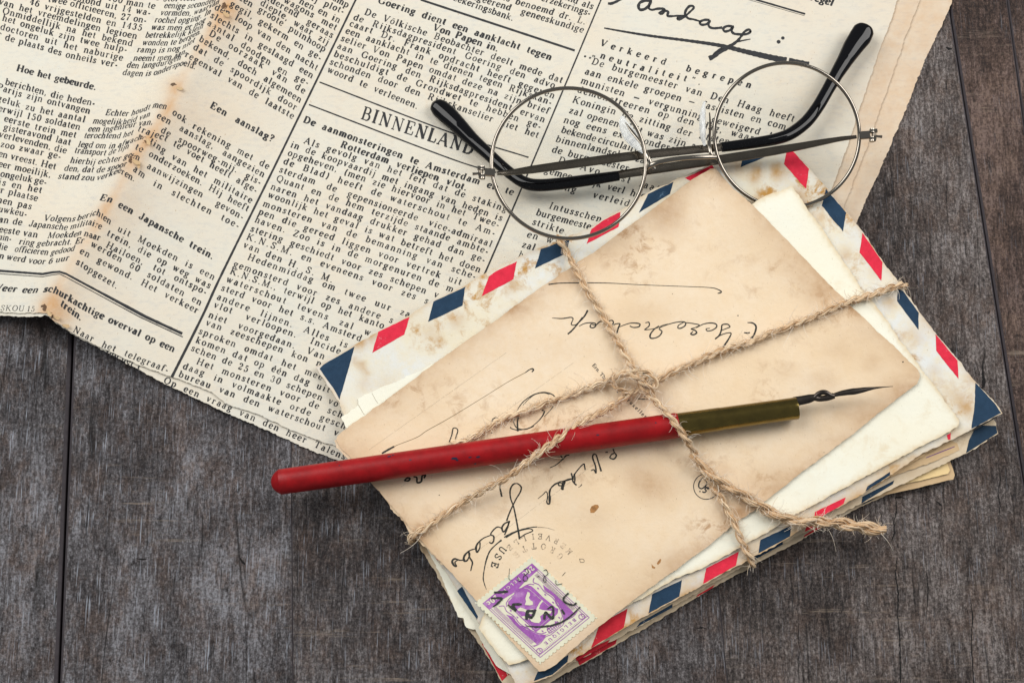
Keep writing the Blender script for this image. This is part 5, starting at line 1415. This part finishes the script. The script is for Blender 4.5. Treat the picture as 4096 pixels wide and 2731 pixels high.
for pts, w_, h_ in (([(2488, 466, 130), (2496, 500, 138), (2524, 546, 150), (2556, 584, 160), (2578, 612, 164)], [8, 24, 30, 26, 8], 10), ([(2818, 408, 140), (2812, 440, 148), (2810, 490, 156), (2812, 545, 160), (2818, 584, 158)], [5, 12, 13, 12, 5], 24)):
    p_ = path(pts, 6); sweep('nose_pad', p_, along(w_, len(p_)), along([3, h_, h_, h_, 3], len(p_)), M['pad'], spec, 14)

# temples: steel strip, then the black sheath
TL = [(1988, 694, zl + 2), (2060, 688, 196), (2250, 662, 178), (2500, 628, 158), (2700, 607, 142), (2892, 589, 128)]
TR = [(3426, 548, 178), (3340, 560, 172), (3150, 595, 156), (2950, 628, 140), (2700, 666, 124), (2460, 702, 106)]
for pts, w_ in ((TL, [8, 17, 19, 20, 19, 18, 17]), (TR, [7, 14, 19, 20, 20, 19, 18])):
    p_ = path(pts); sweep('temple', p_, along(w_, len(p_)), 5, M['satin'], spec, 12, shape=4)
SR = [(2886, 589, 128, 17), (2960, 580, 124, 18), (3050, 567, 118, 19), (3110, 555, 112, 20), (3165, 534, 106, 21), (3224, 489, 98, 21.5), (3270, 430, 92, 21), (3310, 362, 88, 21), (3345, 300, 84, 23), (3378, 246, 80, 27), (3412, 190, 76, 34), (3440, 150, 74, 38), (3455, 122, 72, 36), (3462, 108, 70, 26), (3466, 100, 70, 8)]
SL = [(2476, 703, 104, 17), (2351, 721, 98, 20), (2223, 737, 90, 21), (2150, 741, 84, 21.5), (2104, 733, 80, 21), (2060, 708, 75, 20), (2010, 668, 70, 20), (1947, 611, 62, 21), (1887, 557, 56, 24), (1834, 503, 52, 29), (1791, 461, 50, 33), (1760, 434, 48, 32), (1740, 418, 48, 24), (1732, 411, 48, 9)]
for q in (SR, SL):
    q = np.array(q, float)
    pp, ww = catmull(q[:, :3], 7, q[:, 3])
    ww = ww * 1.24
    sweep('temple_tip', P(pp[:, 0], pp[:, 1], pp[:, 2]), ww, np.clip(ww * .72, 8, 26), M['acetate'], spec, 24, shape=2.0)


def hinge(x, y, z, s):
    o = bpy.data.objects.new('hinge', None); o.empty_display_size = .003
    at = V3(x, y, z); o.location = tuple(at - np.array(spec.location)); COL.objects.link(o); o.parent = spec
    b = lambda nm, pts, ra, rb, m='chrome', sh=5.0: sweep(nm, path([(x + s * px, y + py * 1.08, z + pz) for px, py, pz in pts], 5, False), ra, rb, M[m], o, 14, shape=sh)
    b('lug', [(0, 2, 4), (-14, 1, 5), (-30, 0, 6), (-42, -1, 8)], 16, 10)
    b('lug', [(-40, -14, 8), (-56, -15, 8), (-70, -16, 8)], 8, 9, sh=3)
    b('lug', [(-40, 14, 8), (-54, 14, 8), (-66, 16, 8)], 9, 9, sh=3)
    b('barrel', [(-52, -22, 6), (-52, -8, 6)], 11, 11, sh=2)
    b('barrel', [(-50, 8, 6), (-50, 24, 6)], 11, 11, sh=2)
    b('barrel', [(-58, -6, 4), (-58, 7, 4)], 9, 9, 'satin', 2)
    b('screw', [(-56, 3, 8), (-76, 5, 8), (-90, 6, 8)], [5, 5, 6], [5, 5, 6], sh=2)


hinge(1980, 690, zl, 1)
hinge(3438, 541, zr + 10, -1)

# ------------------------------------------------------------------ dip pen
M['redpaint'] = plain('red_lacquer', sr(164, 12, 20), 0.44, 0, 0.3, var=0.42, vscale=190, bump=0.25)
nt = NT('brass')
nt.col(nt.mix(nt.ramp(nt.noise(240, 5, 0.7), [(0.35, 0), (0.65, 1)]), (0.23, 0.17, 0.05), (0.16, 0.12, 0.04)))
nt.b.inputs['Metallic'].default_value = 1.0; nt.b.inputs['Roughness'].default_value = 0.19
nt.bump(nt.noise(500, 4, 0.6), 0.15, 0.0002)
M['brass'] = nt.m
M['nib'] = plain('oxidised_steel', (0.10, 0.085, 0.075), 0.28, 1.0, var=0.4, vscale=400)
M['inkspot'] = plain('dried_blue_ink', (0.012, 0.018, 0.045), 0.4)
pen = thing('dip_pen', 'red dip pen with a brass ferrule and steel nib, held under the twine', 'pen', V3(2200, 1770, 117))
A = V3(1119, 1927, 163); B = V3(3188, 1632, 168)
ax = (B - A); LEN = np.linalg.norm(ax); ax /= LEN
sx_ = np.cross(ax, (0, 0, 1)); sx_ /= np.linalg.norm(sx_); sz_ = np.cross(sx_, ax)


def lathe(name, prof, mat, n=40, parent=pen):
    a = np.linspace(0, 2 * np.pi, n, endpoint=False)
    v = [A + ax * (t * U) + (sx_ * math.cos(b) + sz_ * math.sin(b)) * r * U for t, r in prof for b in a]
    f = [(i * n + j, (i + 1) * n + j, (i + 1) * n + (j + 1) % n, i * n + (j + 1) % n) for i in range(len(prof) - 1) for j in range(n)]
    o = part(name, v, f, mat, parent, smooth=True)
    try: o.data.set_sharp_from_angle(angle=math.radians(35))
    except Exception: pass
    return o


LU = LEN / U
lathe('handle', [(-33, .1), (-32, 11), (-28, 22), (-20, 33), (-9, 42), (-1, 46.5), (0, 48), (1, 48.5)] + [(t, 48.5 + 1.2 * math.sin(t / 500)) for t in np.linspace(40, LU * .765, 40)] + [(LU * .768, 47)], M['redpaint'])
lathe('ferrule', [(LU * .762, 30), (LU * .762, 45.5), (LU * .765, 46.5), (LU * .85, 45.5), (LU * .85, 44.5), (LU * .99, 43), (LU * .996, 43.5), (LU, 42.5), (LU, 38), (LU * .985, 37), (LU * .97, 36), (LU * .97, 1)], M['brass'])
# chips of dark ink sitting on the lacquer
ci = 0
for x, y, w_, h_ in ((1812, 1843, 12, 5), (1822, 1848, 6, 4), (1872, 1838, 7, 3), (1905, 1836, 8, 4), (1890, 1858, 6, 4), (1362, 1872, 3, 3), (1560, 1836, 9, 4), (1575, 1830, 6, 3), (2383, 1751, 6, 2.5), (2616, 1703, 3, 3), (2391, 1788, 3, 2), (2346, 1697, 3, 2), (1352, 1858, 3, 2), (1640, 1850, 5, 2)):
    tt = (x - 1119) / (3188 - 1119); yc = 1927 + (1632 - 1927) * tt
    s_ = np.clip((y - yc) / 48, -.95, .95)
    ang = math.acos(s_) if True else 0
    # s_ > 0 lies towards the lower side of the handle
    v = []; k = 9
    rr = rng.random(k) * .5 + .7
    for q in range(k):
        al = 2 * math.pi * q / k
        t_ = tt * LU + w_ * rr[q] * math.cos(al) * 1.0
        an = math.pi / 2 - math.asin(s_) + h_ * rr[q] * math.sin(al) / 48
        v.append(A + ax * (t_ * U) + (sx_ * math.cos(an) + sz_ * math.sin(an)) * 50.2 * U)
    part('ink_chip', v, [tuple(range(k))], M['inkspot'], pen)
# nib: a folded steel shank, pierced waist, long leaf
nb = [(3176, 1605, 176), (3215, 1599, 178), (3252, 1590, 180), (3266, 1587, 180)]
nib = bpy.data.objects.new('nib', None); nib.location = tuple(V3(3180, 1605, 176) - np.array(pen.location)); COL.objects.link(nib); nib.parent = pen
p_ = path(nb, 6); sweep('shank', p_, along([18, 18, 17, 12], len(p_)), 8, M['nib'], nib, 14)
sweep('waist', path([(3258, 1590, 180), (3272, 1576, 182), (3288, 1569, 184), (3304, 1570, 184), (3320, 1580, 183), (3336, 1584, 181)], 4), 10, 9, M['nib'], nib)
sweep('waist', path([(3256, 1590, 180), (3276, 1594, 178), (3300, 1592, 178), (3312, 1590, 179), (3336, 1582, 181)], 4), 12, 9, M['nib'], nib)
p_ = path([(3296, 1566, 183), (3306, 1578, 182), (3308, 1590, 180)], 3); sweep('waist', p_, 5, 5, M['nib'], nib)
p_ = path([(3328, 1583, 181), (3350, 1576, 181), (3385, 1569, 182), (3430, 1563, 184), (3480, 1554, 185), (3530, 1548, 185), (3572, 1545, 184)], 6); sweep('leaf', p_, along([7, 11, 13, 10, 5, 2.2, 1.1], len(p_)), along([6, 6, 6, 5, 3, 1.5, 1], len(p_)), M['nib'], nib, 12)

# ------------------------------------------------------------------ jute twine
def jute(name, base, pale, dark):
    n = NT(name)
    c = n.mix(n.attr('tone'), base, pale)
    c = n.mix(n.ramp(n.noise(700, 4, 0.7), [(0.50, 0), (0.80, 0.7)]), c, dark)
    n.col(c)
    n.b.inputs['Roughness'].default_value = 0.55
    n.b.inputs['Specular IOR Level'].default_value = 0.35
    return n.m


M['jute'] = jute('jute', sr(196, 158, 116), sr(246, 226, 194), sr(146, 108, 74))
M['jute_hair'] = jute('jute_hair', sr(214, 190, 158), sr(250, 242, 228), sr(186, 152, 114))


def tubes(paths, rad, sides=4):
    V = []; F = []; T = []; n0 = 0
    for p, r, tone in paths:
        p = np.asarray(p); m = len(p)
        d = np.gradient(p, axis=0); d /= np.linalg.norm(d, axis=1)[:, None] + 1e-12
        ref = np.array((0.13, 0.21, 0.97))
        s1 = np.cross(d, ref); s1 /= np.linalg.norm(s1, axis=1)[:, None] + 1e-12
        s2 = np.cross(s1, d)
        rr = (np.broadcast_to(np.asarray(r, float), (m,)) * U)[:, None]
        a = np.linspace(0, 2 * np.pi, sides, endpoint=False)
        v = (p[:, None, :] + s1[:, None, :] * (rr * np.cos(a))[:, :, None] + s2[:, None, :] * (rr * np.sin(a))[:, :, None]).reshape(-1, 3)
        i = np.arange(m - 1)[:, None] * sides; j = np.arange(sides)[None, :]; j2 = (j + 1) % sides
        f = np.stack([i + j, i + sides + j, i + sides + j2, i + j2], -1).reshape(-1, 4) + n0
        V.append(v); F.append(f); T.append(np.full(len(v), tone)); n0 += len(v)
    return np.vstack(V), np.vstack(F), np.concatenate(T)


def twine(pts, parent, r=17.0, nf=9, pitch=105, loose=0.0, hairs=1.0, piece='twine_length', taper_end=False):
    """two plies of thin jute fibres twisted round each other"""
    p = catmull(np.array(pts, float), 5)
    c = P(p[:, 0], p[:, 1], p[:, 2]); m = len(c)
    d = np.gradient(c, axis=0); L = np.linalg.norm(d, axis=1); d /= L[:, None]
    s = np.r_[0, np.cumsum(np.linalg.norm(np.diff(c, axis=0), axis=1))] / U
    ref = np.tile(np.array((0.05, 0.08, 1.0)), (m, 1))
    a = np.cross(d, ref); a /= np.linalg.norm(a, axis=1)[:, None] + 1e-9
    b = np.cross(a, d)
    lo = np.linspace(0, loose, m) if loose else np.zeros(m)
    rv = r * (1 + 0.07 * np.sin(s / 130 + rng.random() * 6) + 0.05 * np.sin(s / 47)) * (1 + 0.55 * lo)
    pth = []
    for ply in range(2):
        ph = 2 * np.pi * s / pitch * (1 - 0.45 * (lo > 0)) + ply * np.pi + 0.25 * np.sin(s / 210)
        off_r = rv * 0.50
        pa = np.cos(ph) * off_r; pb = np.sin(ph) * off_r
        for k in range(nf):
            inner = k < 2
            th = 2 * np.pi * k / (nf - 2) + 0.7 * rng.random() - 2 * np.pi * s / (pitch * 2.4) + 0.35 * np.sin(s / (60 + 60 * rng.random()) + rng.random() * 6)
            rr = rv * (0.12 if inner else 0.40 + 0.05 * rng.random()) * (1 + 0.10 * np.sin(s / (25 + 30 * rng.random()) + rng.random() * 6))
            x = pa + np.cos(th) * rr; y = pb + np.sin(th) * rr
            fr_ = rv * (0.40 if inner else 0.155 + 0.04 * rng.random())
            q = c + a * (x * U)[:, None] + b * (y * U)[:, None]
            pth.append((q, fr_, float(np.clip(rng.normal(.42, .3), 0, 1))))
    v, f, t = tubes(pth, None, 4)
    part(piece, v, f, M['jute'], parent, attrs={'tone': t}, smooth=True)
    # loose hairs
    H = []
    nh = int(hairs * s[-1] / 3.4)
    for _ in range(nh):
        i = int(rng.random() * (m - 1)); al = rng.random() * 2 * np.pi
        o_ = c[i] + (a[i] * math.cos(al) + b[i] * math.sin(al)) * rv[i] * .8 * U
        dirn = d[i] * rng.choice((-1, 1)) * (0.5 + rng.random()) + (a[i] * math.cos(al) + b[i] * abs(math.sin(al))) * (0.35 + rng.random() * .9)
        ln = (14 + rng.exponential(17)) * U
        ln = min(ln, 110 * U)
        cur = rng.normal(0, 1, 3) * np.array((1, 1, .45)) * 0.9
        k = 7; q = [o_]; dd = dirn / np.linalg.norm(dirn)
        for j in range(k):
            dd = dd + cur * 0.22; dd /= np.linalg.norm(dd)
            q.append(q[-1] + dd * ln / k)
        q = np.array(q)
        q[:, 2] = np.maximum(q[:, 2], o_[2] - r * U * 1.3)
        H.append((q, np.linspace(1.0, .45, len(q)) * (0.75 + .45 * rng.random()), rng.random()))
    v, f, t = tubes(H, None, 3)
    o = part('loose_fibres', v, f, M['jute_hair'], parent, attrs={'tone': t}, smooth=True, kind='stuff')


tw = thing('twine', 'pale jute twine knotted crosswise round the letters and over the pen', 'twine', V3(2560, 1530, 120))
zc0 = 113 + 16
PX = 224   # height of the twine where it runs over the pen
# across from the lower left edge, over the pen, to the knot
twine([(1650, 2168, 60), (1646, 2150, 96), (1662, 2135, 122), (1704, 2109, 130), (1768, 2063, 134), (1844, 2012, 142), (1938, 1957, 166), (2023, 1913, 190), (2090, 1862, 216), (2150, 1815, PX), (2200, 1778, PX), (2249, 1741, 208), (2291, 1714, 186), (2355, 1674, 158), (2419, 1640, 144), (2495, 1593, 138), (2545, 1562, 140), (2580, 1530, 150), (2600, 1500, 162)], tw, 14.2)
# knot to the right edge
twine([(2560, 1560, 146), (2600, 1540, 156), (2632, 1519, 150), (2717, 1474, 138), (2802, 1440, 132), (2908, 1396, 130), (3014, 1364, 130), (3096, 1328, 130), (3224, 1279, 130), (3309, 1242, 129), (3394, 1206, 126), (3479, 1182, 120), (3560, 1152, 112), (3600, 1142, 102), (3616, 1140, 80), (3618, 1150, 50)], tw, 14.8, hairs=1.3)
# vertical turn
twine([(2236, 948, 70), (2237, 958, 96), (2266, 1008, 112), (2300, 1074, 124), (2330, 1130, zc0), (2364, 1187, zc0), (2423, 1285, zc0), (2474, 1372, 132), (2508, 1430, 138), (2538, 1478, 150), (2560, 1520, 160), (2580, 1562, 158), (2606, 1590, 160), (2640, 1624, 190), (2680, 1668, 214), (2721, 1720, 216), (2748, 1762, 196), (2770, 1795, 160), (2804, 1857, 134), (2838, 1916, 130), (2863, 1960, zc0), (2897, 2014, zc0), (2936, 2089, 128), (2965, 2160, 118), (2996, 2222, 96), (3012, 2252, 70), (3010, 2262, 46)], tw, 14.2)
# the frayed end that leaves over the lower right edge
twine([(2770, 1815, 140), (2806, 1862, 150), (2850, 1903, 152), (2889, 1932, 148), (2965, 1974, 138), (3029, 2015, 134), (3114, 2062, 134), (3187, 2082, 132), (3250, 2084, 130), (3323, 2090, 124), (3408, 2099, 116), (3470, 2110, 108), (3538, 2119, 102)], tw, 16.5, loose=1.0, hairs=2.3, nf=12)
# third length, ends at the pen
twine([(1806, 1776, 128), (1830, 1768, 128), (1863, 1764, 128), (1902, 1742, 128), (1966, 1702, 128), (2029, 1668, 128), (2114, 1640, zc0), (2195, 1605, zc0), (2270, 1583, zc0), (2355, 1551, 132), (2432, 1522, 142), (2470, 1502, 154), (2520, 1489, 166), (2570, 1492, 168)], tw, 14.2, hairs=1.4)
# the knot
twine([(2500, 1502, 160), (2540, 1484, 168), (2589, 1490, 172), (2620, 1520, 170), (2618, 1552, 164), (2588, 1566, 158), (2556, 1560, 152)], tw, 12, piece='knot_loop')
twine([(2462, 1494, 150), (2450, 1516, 152), (2460, 1546, 150), (2490, 1562, 148), (2520, 1572, 146)], tw, 10, piece='knot_loop')
twine([(2480, 1486, 158), (2500, 1500, 166), (2540, 1510, 176), (2580, 1534, 180), (2606, 1560, 172), (2616, 1590, 150)], tw, 11, piece='knot_loop')
